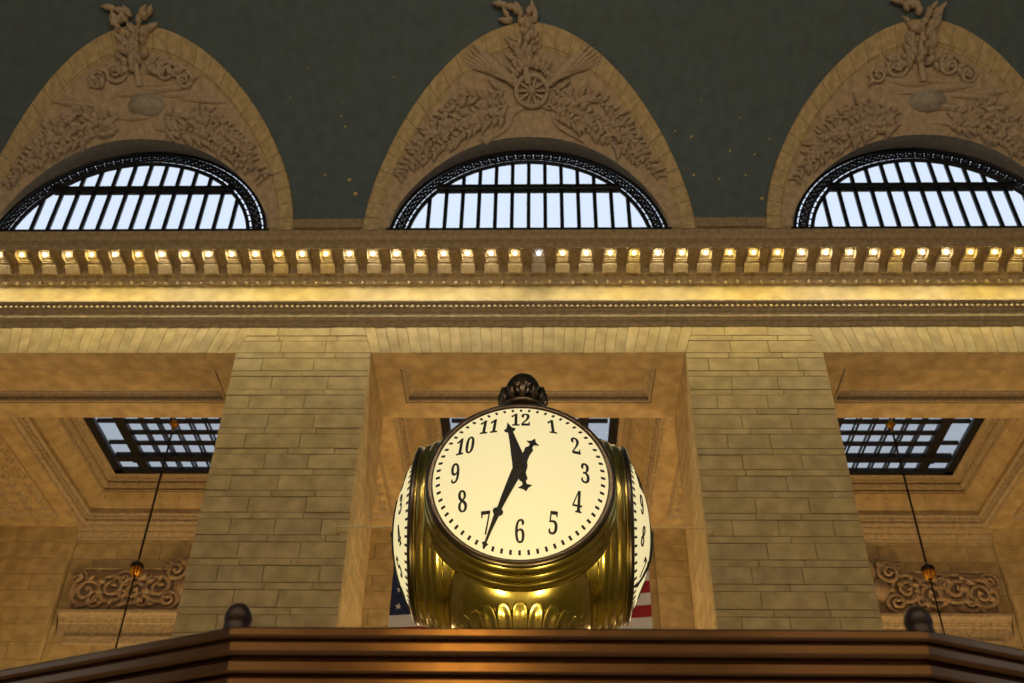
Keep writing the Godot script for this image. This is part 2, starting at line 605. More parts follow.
func make_piers() -> void:
	var rng := RandomNumberGenerator.new()
	rng.seed = 5
	for s in [-1, 1]:
		var w := struct("wall_pier_" + ("left" if s < 0 else "right"), "broad pier of tan ashlar stone beside the clock")
		var b := MB.new()
		b.box(P(minf(s * OPEN, s * PIER) + 0.05, -EYE, 25.0), P(maxf(s * OPEN, s * PIER) - 0.05, ARCHI + 0.3, 22.06))
		put(w, "core", b, M.mortar)
		# courses downwards: short and tall by turns
		var h := LINTEL
		var short := true
		var row := 0
		while h > 8.3:
			var hh := 0.18 if short else 0.426
			var x0 := minf(s * OPEN, s * PIER)
			var x1 := maxf(s * OPEN, s * PIER)
			var cuts := [x0]
			var x := x0 + (0.75 if row % 4 < 2 else 1.25) + rng.randf_range(-0.2, 0.2)
			if short: x += 0.5
			while x < x1 - 0.5:
				cuts.append(x)
				x += rng.randf_range(1.0, 1.5)
			cuts.append(x1)
			for k in cuts.size() - 1:
				stone(w, "stone", cuts[k], cuts[k + 1], cuts[k], cuts[k + 1], h - hh, h, 22.0, 22.12, rng)
			# the reveal towards the middle opening
			var zc := 23.0 + rng.randf_range(0, 1.0)
			for q in [[22.13, zc], [zc, 25.02]]:
				var g := MB.new()
				g.hull(Transform3D(), Vector3(0.1, hh - 0.024, q[1] - q[0] - 0.02), 0.012)
				put(w, "reveal_stone", g, M["stone_%d" % rng.randi_range(0, 4)], Transform3D(Basis(), P(s * (OPEN + 0.05), h - hh / 2.0, (q[0] + q[1]) / 2.0)))
			h -= hh
			short = not short
			row += 1
		# plain lower part, hidden from here by the booth
		b = MB.new()
		b.box(P(minf(s * OPEN, s * PIER), -EYE, 25.02), P(maxf(s * OPEN, s * PIER), h, 22.0))
		put(w, "base_block", b, M.stone_1)
		# springer courses beside the flat arches
		var ups := [LINTEL, LINTEL + 0.41, LINTEL + 0.59, ARCHI]
		for k in 3:
			var sk0: float = OPEN + 0.28 * (ups[k] - LINTEL) / (ARCHI - LINTEL)
			var sk1: float = OPEN + 0.28 * (ups[k + 1] - LINTEL) / (ARCHI - LINTEL)
			var e0: float = PIER - 0.28 * (ups[k] - LINTEL) / (ARCHI - LINTEL)
			var e1: float = PIER - 0.28 * (ups[k + 1] - LINTEL) / (ARCHI - LINTEL)
			var bot := [sk0, 5.3 + rng.randf_range(-0.2, 0.2), 6.6 + rng.randf_range(-0.2, 0.2), e0]
			var tp := [sk1, bot[1], bot[2], e1]
			for q in 3:
				if s > 0: stone(w, "stone", bot[q], bot[q + 1], tp[q], tp[q + 1], ups[k], ups[k + 1], 22.0, 22.12, rng)
				else: stone(w, "stone", -bot[q + 1], -bot[q], -tp[q + 1], -tp[q], ups[k], ups[k + 1], 22.0, 22.12, rng)
	# piers outside the picture that carry the outer bays
	for s in [-1, 1]:
		var w := struct("wall_outer_" + ("left" if s < 0 else "right"), "outer pier at the edge of the far wall")
		var b := MB.new()
		b.box(P(minf(s * (2 * BAY - PIER), s * 30.0), -EYE, 25.0), P(maxf(s * (2 * BAY - PIER), s * 30.0), ARCHI, 22.0))
		put(w, "wall_face", b, M.hall_wall)

func make_lintel() -> void:
	var rng := RandomNumberGenerator.new()
	rng.seed = 77
	for bay in [-1, 0, 1]:
		var w := struct("wall_lintel_" + ["left", "middle", "right"][bay + 1], "flat arch of narrow stone voussoirs over the opening")
		var cnt := 31
		var up := (OPEN + 0.28) / OPEN
		for k in cnt:
			var x0 := lerpf(-OPEN, OPEN, k / float(cnt))
			var x1 := lerpf(-OPEN, OPEN, (k + 1) / float(cnt))
			stone(w, "voussoir", bay * BAY + x0, bay * BAY + x1, bay * BAY + x0 * up, bay * BAY + x1 * up, LINTEL, ARCHI, 22.0, 22.5, rng, 0.0025)
		# soffit slab with a sunk, moulded panel
		var b := MB.new()
		var bx: float = bay * BAY
		var ph := 3.42
		b.box(P(bx - OPEN, LINTEL + 0.002, 22.72), P(bx + OPEN, ARCHI, 22.1))
		b.box(P(bx - OPEN, LINTEL, 25.02), P(bx + OPEN, ARCHI, 24.29))
		for s in [-1, 1]:
			b.box(P(bx + minf(s * (ph + 0.05), s * OPEN), LINTEL, 24.29), P(bx + maxf(s * (ph + 0.05), s * OPEN), ARCHI, 22.72))
		b.box(P(bx - ph, LINTEL + 0.26, 24.24), P(bx + ph, ARCHI, 22.72))
		put(w, "soffit_slab", b, M.stone_3)
		# moulding inside the panel
		b = MB.new()
		var prof := [[-0.01, 0.0], [0.04, 0.0], [0.04, 0.0], [0.05, 0.03], [0.05, 0.03], [-0.04, 0.04], [-0.04, 0.04], [-0.04, 0.13], [-0.04, 0.13], [0.08, 0.14], [0.08, 0.14], [0.09, 0.18], [0.14, 0.22], [0.14, 0.22], [0.17, 0.23], [0.17, 0.23], [0.18, 0.26]]
		frame(b, bx - ph, bx + ph, 22.72, 24.24, LINTEL, prof)
		put(w, "panel_moulding", b, M.trim)
		# rows of stone above, behind the cornice
		b = MB.new()
		b.box(P(bx - 6.0, ARCHI, 23.0), P(bx + 6.0, 20.3, 22.0))
		put(w, "backing", b, M.mortar)

# a moulding run round a rectangle in plan: prof is [inset, rise]
func frame(b: MB, x0: float, x1: float, d0: float, d1: float, h: float, prof: Array) -> void:
	var rows := []
	for p in prof:
		var i: float = p[0]
		var r := PackedVector3Array()
		# corners doubled so that each side shades on its own
		var c := [P(x0 + i, h + p[1], d0 + i), P(x1 - i, h + p[1], d0 + i), P(x1 - i, h + p[1], d1 - i), P(x0 + i, h + p[1], d1 - i)]
		for k in 4:
			r.append(c[k]); r.append(c[(k + 1) % 4])
		rows.append(r)
	for k in 4:
		var rr := []
		for r in rows: rr.append(PackedVector3Array([r[2 * k], r[2 * k + 1]]))
		b.grid(rr)

# ------------------------------------------------------------------ cornice with its lamps
func extrude_x(b: MB, prof: Array, x0: float, x1: float) -> void:
	for k in prof.size() - 1:
		var a: Array = prof[k]
		var c: Array = prof[k + 1]
		b.quad(P(x0, a[1], a[0]), P(x1, a[1], a[0]), P(x1, c[1], c[0]), P(x0, c[1], c[0]))

func words(k: int) -> String:
	return ["", "first", "second", "third", "fourth", "fifth", "sixth", "seventh", "eighth", "ninth", "tenth", "eleventh", "twelfth", "thirteenth", "fourteenth", "fifteenth", "sixteenth", "seventeenth", "eighteenth", "nineteenth", "twentieth", "twenty-first", "twenty-second", "twenty-third", "twenty-fourth", "twenty-fifth"][k]

func make_cornice() -> void:
	var tr := struct("trim_1", "deep moulded stone cornice running across the wall")
	var b := MB.new()
	extrude_x(b, [[22.3, ARCHI], [22.0, ARCHI], [21.95, 18.436], [21.95, 18.524], [21.92, 18.53], [21.84, 18.605], [21.84, 18.763], [21.82, 18.77]], -30, 30)
	put(tr, "architrave_moulding", b, M.trim)
	b = MB.new()
	extrude_x(b, [[21.82, 18.77], [21.77, 18.82], [21.77, 18.94], [21.68, 18.96], [21.64, 19.0], [21.64, 19.05], [21.9, 19.07]], -30, 30)
	put(tr, "bead_moulding", b, M.trim)
	b = MB.new()
	extrude_x(b, [[21.9, 19.0], [21.9, 19.80]], -30, 30)
	put(tr, "frieze", b, M.stone_1)
	b = MB.new()
	extrude_x(b, [[21.9, 19.79], [21.82, 19.80], [21.80, 19.86], [21.72, 19.93], [21.71, 19.97], [21.64, 19.99], [21.60, 20.06], [21.58, 20.2], [20.82, 20.2], [20.82, 20.25], [20.82, 20.38], [20.79, 20.385], [20.79, 20.43], [20.74, 20.44], [20.70, 20.47], [20.66, 20.53], [20.61, 20.56], [20.61, 20.69], [20.64, 20.71], [22.4, 20.75]], -30, 30)
	put(tr, "corona", b, M.trim)
	# small bead course: too fine to pick apart
	b = MB.new()
	for k in range(-110, 111):
		b.hull(Transform3D(Basis(), P(k * 0.15, 18.88, 21.735)), Vector3(0.09, 0.11, 0.07), 0.02)
	var st := put(tr, "bead_course", b, M.trim)
	st.set_meta("kind", "stuff")
	# drooping leaf tips under the bed moulding
	var leaf := MB.new()
	leaf.lathe(Transform3D(Basis(Vector3(1, 0, 0), -0.5)), [[0.0, -0.085], [0.035, -0.07], [0.075, -0.02], [0.085, 0.03], [0.06, 0.075], [0.0, 0.09]], 8)
	var lm := leaf.mesh()
	for k in range(-48, 49):
		part(tr, "leaf_tip", lm, M.trim, Transform3D(Basis(), P(0.2665 + k * 0.32575, 19.815, 21.80)))
	# modillions: two cheeks with a stepped body between them
	var mod := MB.new()
	for s in [-1, 1]:
		var prof := [Vector2(20.86, 20.2), Vector2(20.86, 20.10), Vector2(20.90, 20.05), Vector2(20.98, 20.03), Vector2(21.06, 20.04), Vector2(21.14, 20.06), Vector2(21.28, 20.05), Vector2(21.32, 20.0), Vector2(21.50, 19.89), Vector2(21.54, 19.90), Vector2(21.62, 20.2)]
		for k in prof.size() - 1:
			var a: Vector2 = prof[k]
			var c: Vector2 = prof[k + 1]
			var xa: float = s * 0.15
			var xb: float = s * 0.20
			mod.quad(P(xa, a.y, a.x), P(xb, a.y, a.x), P(xb, c.y, c.x), P(xa, c.y, c.x))
			for xx in [xa, xb]:
				mod.quad(P(xx, 20.2, a.x), P(xx, 20.2, c.x), P(xx, c.y, c.x), P(xx, a.y, a.x))
	var body := [[21.04, 20.2], [21.04, 20.13], [21.09, 20.115], [21.15, 20.115], [21.155, 20.09], [21.20, 20.085], [21.205, 20.065], [21.27, 20.06], [21.29, 20.02], [21.49, 19.90], [21.53, 19.90], [21.56, 20.2]]
	for k in body.size() - 1:
		mod.quad(P(-0.155, body[k][1], body[k][0]), P(0.155, body[k][1], body[k][0]), P(0.155, body[k + 1][1], body[k + 1][0]), P(-0.155, body[k + 1][1], body[k + 1][0]))
	var mm := mod.mesh()
	var rb := MB.new()     # rosette that holds the bulb
	rb.lathe(Transform3D(), [[0.13, 0.0], [0.135, -0.02], [0.12, -0.035], [0.10, -0.03], [0.095, -0.018], [0.06, -0.012], [0.055, -0.03], [0.035, -0.035]], 16)
	var rm := rb.mesh()
	var bl := MB.new()
	var bp := []
	for k in 9:
		var a := PI * k / 8.0
		bp.append([0.062 * sin(a), -0.065 * cos(a)])
	bl.lathe(Transform3D(), bp, 14)
	var bm := bl.mesh()
	var rng := RandomNumberGenerator.new()
	rng.seed = 91
	var hues := [Color(1.0, 0.95, 0.75), Color(1.0, 0.92, 0.61), Color(1.0, 0.96, 0.84)]
	var glow := []
	for k in 4:
		var g := mat("bulb_glow_%d" % k, Color(1, 0.95, 0.85), 0.3)
		g.emission_enabled = true
		g.emission = hues[k] if k < 3 else Color(0.80, 0.88, 1.0)
		g.emission_energy_multiplier = 4.0
		glow.append(g)
	for k in range(-24, 24):
		var x := 0.30 + 0.6515 * k
		part(tr, "modillion", mm, M.trim, Transform3D(Basis(), Vector3(x, 0, 0)))
		var lab := "cool white round bulb near the middle of the row of cornice lamps"
		if k != 0: lab = "warm round cornice lamp bulb, %s one to the %s of the cool white bulb" % [words(absi(k)), "left" if k < 0 else "right"]
		var t := thing("cornice_lamp", lab, "lamp", P(x, 20.2, 20.94), "round lamps along the cornice")
		part(t, "rosette", rm, M.trim)
		var pick := rng.randi_range(0, 2) if k != 0 else 3
		part(t, "bulb", bm, glow[pick], Transform3D(Basis(), Vector3(0, -0.085, 0)))
		lamp(t, "glow_light", Vector3(0, -0.085, 0), hues[pick] if k != 0 else Color(0.8, 0.88, 1.0), 0.2 if k != 0 else 0.08, 0.05)
		var l := SpotLight3D.new()
		l.name = "lamp_light"
		l.position = Vector3(0, -0.085, 0)
		l.rotation = Vector3(-PI / 2 + 0.22, 0, 0)          # shines down, a little towards the wall
		l.light_color = hues[pick] if k != 0 else Color(0.8, 0.88, 1.0)
		l.light_energy = 1.45 if k != 0 else 0.3
		l.light_size = 0.05
		l.spot_range = 120.0
		l.spot_attenuation = 2.0
		l.spot_angle = 70.0
		l.spot_angle_attenuation = 0.9
		l.shadow_enabled = true
		t.add_child(l)

# ------------------------------------------------------------------ windows
func make_windows() -> void:
	var rr := 3.68
	var hc := 21.73
	var scroll := MB.new()
	var ring := []
	for k in 13:
		var a := TAU * k / 12.0
		ring.append(Vector3(cos(a), sin(a), 0) * 0.105)
	scroll.tube(ring, [0.042], 5, false)
	for k in 4:
		var a := PI * 0.25 + PI * 0.5 * k
		scroll.tube([Vector3(cos(a), sin(a), 0) * 0.1, Vector3(cos(a), sin(a), 0) * 0.21], [0.035, 0.022], 5)
	scroll.tube([Vector3(-0.1, 0, 0), Vector3(0.1, 0, 0)], [0.022], 5)
	scroll.tube([Vector3(0, -0.22, 0), Vector3(0, 0.22, 0)], [0.025], 5)
	var scm := scroll.mesh()
	for bay in [-1, 0, 1]:
		var w := struct("window_%d" % (bay + 2), "arched lunette window with dark iron bars and lacy border")
		var bx: float = bay * BAY
		var pitch := 2 * 3.53 / 14.0
		# glass, each pane cut to the arch
		for k in 14:
			var x0 := -3.53 + k * pitch
			var x1 := x0 + pitch
			var t0 := hc + sqrt(maxf(0.0, rr * rr - x0 * x0))
			var t1 := hc + sqrt(maxf(0.0, rr * rr - x1 * x1))
			var low := 22.35
			if minf(t0, t1) < 24.2:
				var b := MB.new()
				b.plate(Transform3D(), [Vector2(bx + x0, low + EYE), Vector2(bx + x1, low + EYE), Vector2(bx + x1, maxf(low + 0.02, t1) + EYE), Vector2(bx + x0, maxf(low + 0.02, t0) + EYE)], -22.36, -22.37)
				put(w, "pane", b, M.pane)
			else:
				for q in [[low, low, 24.1, 24.1], [24.3, 24.3, t1, t0]]:
					var b := MB.new()
					b.plate(Transform3D(), [Vector2(bx + x0, q[0] + EYE), Vector2(bx + x1, q[1] + EYE), Vector2(bx + x1, q[2] + EYE), Vector2(bx + x0, q[3] + EYE)], -22.36, -22.37)
					put(w, "pane", b, M.pane)
		for k in range(1, 14):
			var x := -3.53 + k * pitch
			var t := hc + sqrt(maxf(0.0, rr * rr - x * x)) + 0.02
			var b := MB.new()
			b.hull(Transform3D(Basis(), P(bx + x, (22.3 + t) / 2.0, 22.34)), Vector3(0.115, t - 22.3, 0.12), 0.02)
			put(w, "mullion", b, M.iron)
		var b := MB.new()
		var tx := sqrt(rr * rr - pow(24.2 - hc, 2.0))
		b.hull(Transform3D(Basis(), P(bx, 24.2, 22.33)), Vector3(2 * tx + 0.2, 0.2, 0.26), 0.03)
		put(w, "transom", b, M.iron)
		# inner and outer rims of the lacy border
		for r in [[3.66, 0.065], [4.17, 0.06], [3.80, 0.03], [4.05, 0.03]]:
			b = MB.new()
			var path := []
			for k in 49:
				var a := PI * (0.035 + 0.93 * k / 48.0)
				path.append(P(bx + r[0] * cos(a), hc + r[0] * sin(a), 22.3))
			b.tube(path, [r[1]], 6)
			put(w, "rim", b, M.iron)
		for k in 41:
			var a := PI * (0.045 + 0.91 * k / 40.0)
			part(w, "grille_scroll", scm, M.iron, Transform3D(Basis(Vector3(0, 0, 1), a - PI / 2), P(bx + 3.92 * cos(a), hc + 3.92 * sin(a), 22.29)))
		b = MB.new()
		b.hull(Transform3D(Basis(), P(bx, 22.3, 22.35)), Vector3(8.5, 0.2, 0.3), 0.02)
		put(w, "sill", b, M.iron)

# ------------------------------------------------------------------ the passage behind the piers
func make_passage() -> void:
	var rng := RandomNumberGenerator.new()
	rng.seed = 31
	var hc := 18.65
	var ce := struct("ceiling_passage", "coffered stone ceiling behind the piers")
	var edge := BAY - PIER       # = half opening of the coffers
	# soffits between the coffers, each with a sunk ornamental panel
	for s in [-1.5, -0.5, 0.5, 1.5]:
		var x0: float = s * BAY - (BAY / 2.0 - edge)
		var x1: float = s * BAY + (BAY / 2.0 - edge)
		var b := MB.new()
		b.box(P(x0, hc, 25.75), P(x1, hc + 2.2, 25.0))
		b.box(P(x0, hc, 34.0), P(x1, hc + 2.2, 32.9))
		b.box(P(x0, hc, 32.9), P(x0 + 0.62, hc + 2.2, 25.75))
		b.box(P(x1 - 0.62, hc, 32.9), P(x1, hc + 2.2, 25.75))
		b.box(P(x0 + 0.62, hc + 0.1, 32.9), P(x1 - 0.62, hc + 2.2, 25.75))
		put(ce, "soffit_slab", b, M.stone_3)
		b = MB.new()
		frame(b, x0 + 0.62, x1 - 0.62, 25.75, 32.9, hc, [[0, 0], [0.04, 0.03], [0.04, 0.03], [0.08, 0.04], [0.1, 0.07], [0.1, 0.07], [0.16, 0.1]])
		put(ce, "panel_moulding", b, M.trim)
		# little quatrefoils spread over the sunk panel
		var q := MB.new()
		for k in 4:
			var a := PI * 0.5 * k
			q.lathe(Transform3D(Basis(), Vector3(cos(a) * 0.11, 0, sin(a) * 0.11)), [[0.0, -0.05], [0.06, -0.04], [0.085, 0.0]], 8)
		q.lathe(Transform3D(), [[0.0, -0.06], [0.04, -0.045], [0.05, 0.0]], 8)
		var qm := q.mesh()
		for r in 13:
			for c in 4:
				part(ce, "quatrefoil", qm, M.trim, Transform3D(Basis(), P(x0 + 0.98 + c * 0.55, hc + 0.1, 26.2 + r * 0.52)))
	# coffers: stepped mouldings that climb to the skylights
	for bay in [-1, 0, 1]:
		var bx: float = bay * BAY
		var steps := [
			["outer_moulding", [[-0.05, -0.012], [0.02, -0.012], [0.02, -0.012], [0.02, 0.04], [0.02, 0.04], [0.08, 0.05], [0.12, 0.09], [0.13, 0.14], [0.13, 0.14], [0.08, 0.15], [0.08, 0.15], [0.08, 0.20], [0.08, 0.20], [0.18, 0.21], [0.18, 0.21], [0.19, 0.26], [0.24, 0.32], [0.30, 0.34], [0.30, 0.34], [0.30, 0.38], [0.30, 0.38]], "trim"],
			["rosette_band", [[0.30, 0.38], [0.22, 0.39], [0.22, 0.39], [0.22, 0.58], [0.22, 0.58], [0.38, 0.60], [0.38, 0.60], [0.40, 0.65], [0.40, 0.65], [0.72, 0.98], [0.72, 0.98]], "stone_3"],
			["inner_moulding", [[0.72, 0.98], [0.72, 1.03], [0.72, 1.03], [0.77, 1.04], [0.77, 1.04], [0.73, 1.05], [0.73, 1.05], [0.73, 1.12], [0.73, 1.12], [0.80, 1.13], [0.82, 1.22], [0.88, 1.28], [0.88, 1.28], [0.84, 1.29], [0.84, 1.29], [0.84, 1.35], [0.84, 1.35], [0.97, 1.36], [0.97, 1.36], [0.98, 1.42], [1.06, 1.48], [1.06, 1.48], [1.22, 1.50], [1.22, 1.50], [1.22, 1.75]], "trim"]]
		for st in steps:
			var b := MB.new()
			frame(b, bx - edge, bx + edge, 25.06, 33.52, hc, st[1])
			put(ce, st[0], b, M[st[2]])
		# egg course on the inner moulding: too fine to pick apart
		var eg := MB.new()
		for side in 2:
			var sg: float = -1.0 if side == 0 else 1.0
			for k in 36:
				eg.hull(Transform3D(Basis(Vector3(0, 0, 1), sg * 0.9), P(bx + sg * (edge - 0.83), hc + 1.25, 26.0 + k * 0.187)), Vector3(0.08, 0.07, 0.12), 0.02)
				eg.hull(Transform3D(Basis(Vector3(0, 0, 1), sg * 0.9), P(bx + sg * (edge - 0.2), hc + 0.24, 25.4 + k * 0.222)), Vector3(0.07, 0.06, 0.13), 0.02)
		for k in 36:
			eg.hull(Transform3D(Basis(Vector3(1, 0, 0), -0.9), P(bx - 3.28 + k * 0.187, hc + 1.25, 33.52 - 0.83)), Vector3(0.11, 0.07, 0.08), 0.02)
			eg.hull(Transform3D(Basis(Vector3(1, 0, 0), -0.9), P(bx - 3.9 + k * 0.223, hc + 0.24, 33.52 - 0.2)), Vector3(0.13, 0.06, 0.07), 0.02)
		var ego := put(ce, "egg_course", eg, M.trim)
		ego.set_meta("kind", "stuff")
		# rosettes on the wide sloping band
		var ro := MB.new()
		for k in 6:
			var a := TAU * k / 6.0
			ro.lathe(Transform3D(Basis(), Vector3(cos(a) * 0.09, 0, sin(a) * 0.09)), [[0.0, 0.035], [0.035, 0.03], [0.06, 0.0]], 7)
		ro.lathe(Transform3D(), [[0.0, 0.06], [0.04, 0.045], [0.05, 0.0]], 8)
		var rom := ro.mesh()
		var tilt := atan2(0.36, 0.30)
		for sg in [-1.0, 1.0]:
			for k in 11:
				part(ce, "rosette", rom, M.trim, Transform3D(Basis(Vector3(0, 0, 1), sg * (PI - tilt)), P(bx + sg * (edge - 0.57), hc + 0.88, 26.0 + k * 0.68)))
		for k in 11:
			part(ce, "rosette", rom, M.trim, Transform3D(Basis(Vector3(1, 0, 0), PI - tilt), P(bx - 3.4 + k * 0.68, hc + 0.88, 33.52 - 0.57)))
		skylight(bay)
	# back wall, ashlar between broad pilasters
	var w := struct("wall_passage", "ashlar stone wall at the back of the passage")
	var b := MB.new()
	b.box(P(-30, -EYE, 35.0), P(30, hc + 2.2, 33.98))
	put(w, "core", b, M.mortar)
	for bay in [-1, 0, 1]:
		var bx: float = bay * BAY
		var row := 0
		var h := hc + 0.1
		while h > 11.6:
			var x := bx - 4.4
			var first := true
			while x < bx + 4.39:
				var x1 := minf(bx + 4.4, x + (0.8 if first and row % 2 == 0 else 1.57))
				if bx + 4.4 - x1 < 0.4: x1 = bx + 4.4
				stone(w, "stone", x, x1, x, x1, h - 0.62, h, 33.9, 34.0, rng)
				x = x1
				first = false
			h -= 0.62
			row += 1
	for s in [-1.5, -0.5, 0.5, 1.5]:
		var pl := struct("wall_pilaster_%s" % {-1.5: "far_left", -0.5: "left", 0.5: "right", 1.5: "far_right"}[s], "shallow ashlar pilaster on the passage wall")
		var x0: float = s * BAY - 1.6
		var g := MB.new()
		g.box(P(x0 + 0.03, -EYE, 33.99), P(x0 + 3.17, hc + 0.1, 33.66))
		put(pl, "core", g, M.mortar)
		var h := hc
		var row := 0
		while h > 11.6:
			var c := 1.1 if row % 2 == 0 else 2.1
			stone(pl, "stone", x0, x0 + c, x0, x0 + c, h - 0.62, h, 33.6, 33.9, rng)
			stone(pl, "stone", x0 + c, x0 + 3.2, x0 + c, x0 + 3.2, h - 0.62, h, 33.6, 33.9, rng)
			h -= 0.62
			row += 1
	# crown moulding at the top of the back wall
	var tr := struct("trim_2", "crown moulding where passage wall meets ceiling")
	for bay in [-1, 0, 1]:
		b = MB.new()
		extrude_x(b, [[33.9, 18.30], [33.84, 18.33], [33.84, 18.38], [33.78, 18.42], [33.72, 18.50], [33.72, 18.56], [33.60, 18.60], [33.56, 18.66]], bay * BAY - 4.38, bay * BAY + 4.38)
		put(tr, "crown_moulding", b, M.trim)
	# side walls of the passage
	for s in [-1, 1]:
		var sw := struct("wall_passage_" + ("left" if s < 0 else "right"), "end wall of the passage")
		b = MB.new()
		b.box(P(minf(s * 19.6, s * 20.2), -EYE, 34.5), P(maxf(s * 19.6, s * 20.2), 21.0, 25.0))
		put(sw, "wall_face", b, M.hall_wall)
	# carved panels on the back wall
	for s in [-1, 1]:
		carved_panel(s * BAY, "left" if s < 0 else "right", rng)

func skylight(bay: int) -> void:
	var w := struct("window_%d" % (bay + 5), "flat skylight of grey panes in a black iron grid")
	var bx: float = bay * BAY
	var h := 20.2
	var x0 := bx - 2.97
	var x1 := bx + 2.97
	var d0 := 26.2
	var d1 := 32.32
	var bar := func(xa: float, xb: float, da: float, db: float, called: String, dep: float) -> void:
		var b := MB.new()
		b.box(P(xa, h - dep, db), P(xb, h + 0.06, da))
		put(w, called, b, M.iron)
	# outer frame, heavy inner frame, corner blocks
	bar.call(x0, x1, d0, d0 + 0.24, "frame_bar", 0.1)
	bar.call(x0, x1, d1 - 0.24, d1, "frame_bar", 0.1)
	bar.call(x0, x0 + 0.30, d0, d1, "frame_bar", 0.1)
	bar.call(x1 - 0.30, x1, d0, d1, "frame_bar", 0.1)
	var xi0 := x0 + 1.0
	var xi1 := x1 - 1.0
	var di0 := d0 + 0.95
	var di1 := d1 - 0.86
	bar.call(xi0, xi0 + 0.34, d0 + 0.28, d1 - 0.28, "heavy_bar", 0.12)
	bar.call(xi1 - 0.34, xi1, d0 + 0.28, d1 - 0.28, "heavy_bar", 0.12)
	bar.call(x0 + 0.36, x1 - 0.36, di0 - 0.32, di0, "heavy_bar", 0.13)
	bar.call(x0 + 0.36, x1 - 0.36, di1 - 0.34, di1, "heavy_bar", 0.13)
	for c in [xi0 - 0.1, xi1 - 0.34]:
		bar.call(c, c + 0.44, di1 - 0.42, di1 + 0.06, "corner_block", 0.14)
	# thin double bars of the main grid
	var gx0 := xi0 + 0.34
	var gx1 := xi1 - 0.34
	var cols := 6
	for k in range(1, cols):
		var x := lerpf(gx0, gx1, k / float(cols))
		bar.call(x - 0.075, x - 0.035, d0 + 0.28, d1 - 0.28, "glazing_bar", 0.05)
		bar.call(x + 0.035, x + 0.075, d0 + 0.28, d1 - 0.28, "glazing_bar", 0.05)
	var rows := 6
	for k in range(1, rows):
		var d := lerpf(di0, di1 - 0.34, k / float(rows))
		bar.call(xi0 + 0.34, xi1 - 0.34, d - 0.07, d + 0.07, "glazing_bar", 0.055)
	for s in [[x0 + 0.36, xi0], [xi1, x1 - 0.36]]:
		for d in [d0 + 1.6, d0 + 2.9, d0 + 4.2]:
			bar.call(s[0], s[1], d - 0.06, d + 0.06, "glazing_bar", 0.055)
	# glass, pane by pane
	var xc := [x0 + 0.3, xi0 + 0.1]
	for k in range(0, cols + 1): xc.append(lerpf(gx0, gx1, k / float(cols)))
	xc.append(xi1 - 0.1); xc.append(x1 - 0.3)
	var dc := [d0 + 0.2, di0 - 0.16]
	for k in range(1, rows): dc.append(lerpf(di0, di1 - 0.34, k / float(rows)))
	dc.append(di1 - 0.17); dc.append(d1 - 0.2)
	for i in xc.size() - 1:
		for j in dc.size() - 1:
			var b := MB.new()
			b.box(P(xc[i] + 0.01, h, dc[j + 1] - 0.01), P(xc[i + 1] - 0.01, h + 0.012, dc[j] + 0.01))
			put(w, "pane", b, M.dusty_pane)

func spiral(r0: float, turns: float, hand: float, thick: float) -> Mesh:
	var path := []
	var rad := []
	var cnt := 26
	for k in cnt:
		var t := k / (cnt - 1.0)
		var a := TAU * turns * t * hand
		var r := r0 * (1.0 - 0.86 * t)
		path.append(Vector3(cos(a) * r, sin(a) * r, 0.06 + 0.09 * t))
		rad.append(thick * (1.0 - 0.45 * t))
	rad[cnt - 1] = thick * 1.5
	var b := MB.new()
	b.tube(path, rad, 6)
	return b.mesh()

func leaf_mesh(len: float, wid: float, curl: float, lobes := 0) -> Mesh:
	var rows := []
	for k in 9:
		var t := k / 8.0
		var w := wid * sin(PI * pow(t, 0.75)) * (1.0 - 0.35 * (1.0 if lobes > 0 and k % 2 == 0 else 0.0)) + 0.002
		var y := len * t
		var z := curl * sin(PI * t) + 0.25 * curl
		var r := PackedVector3Array()
		r.append(Vector3(-w, y, -0.03)); r.append(Vector3(-w, y, z * 0.55)); r.append(Vector3(-w * 0.45, y + 0.01, z)); r.append(Vector3(0, y, z * 0.72))
		r.append(Vector3(w * 0.45, y + 0.01, z)); r.append(Vector3(w, y, z * 0.55)); r.append(Vector3(w, y, -0.03))
		rows.append(r)
	var b := MB.new()
	b.grid(rows)
	return b.mesh()

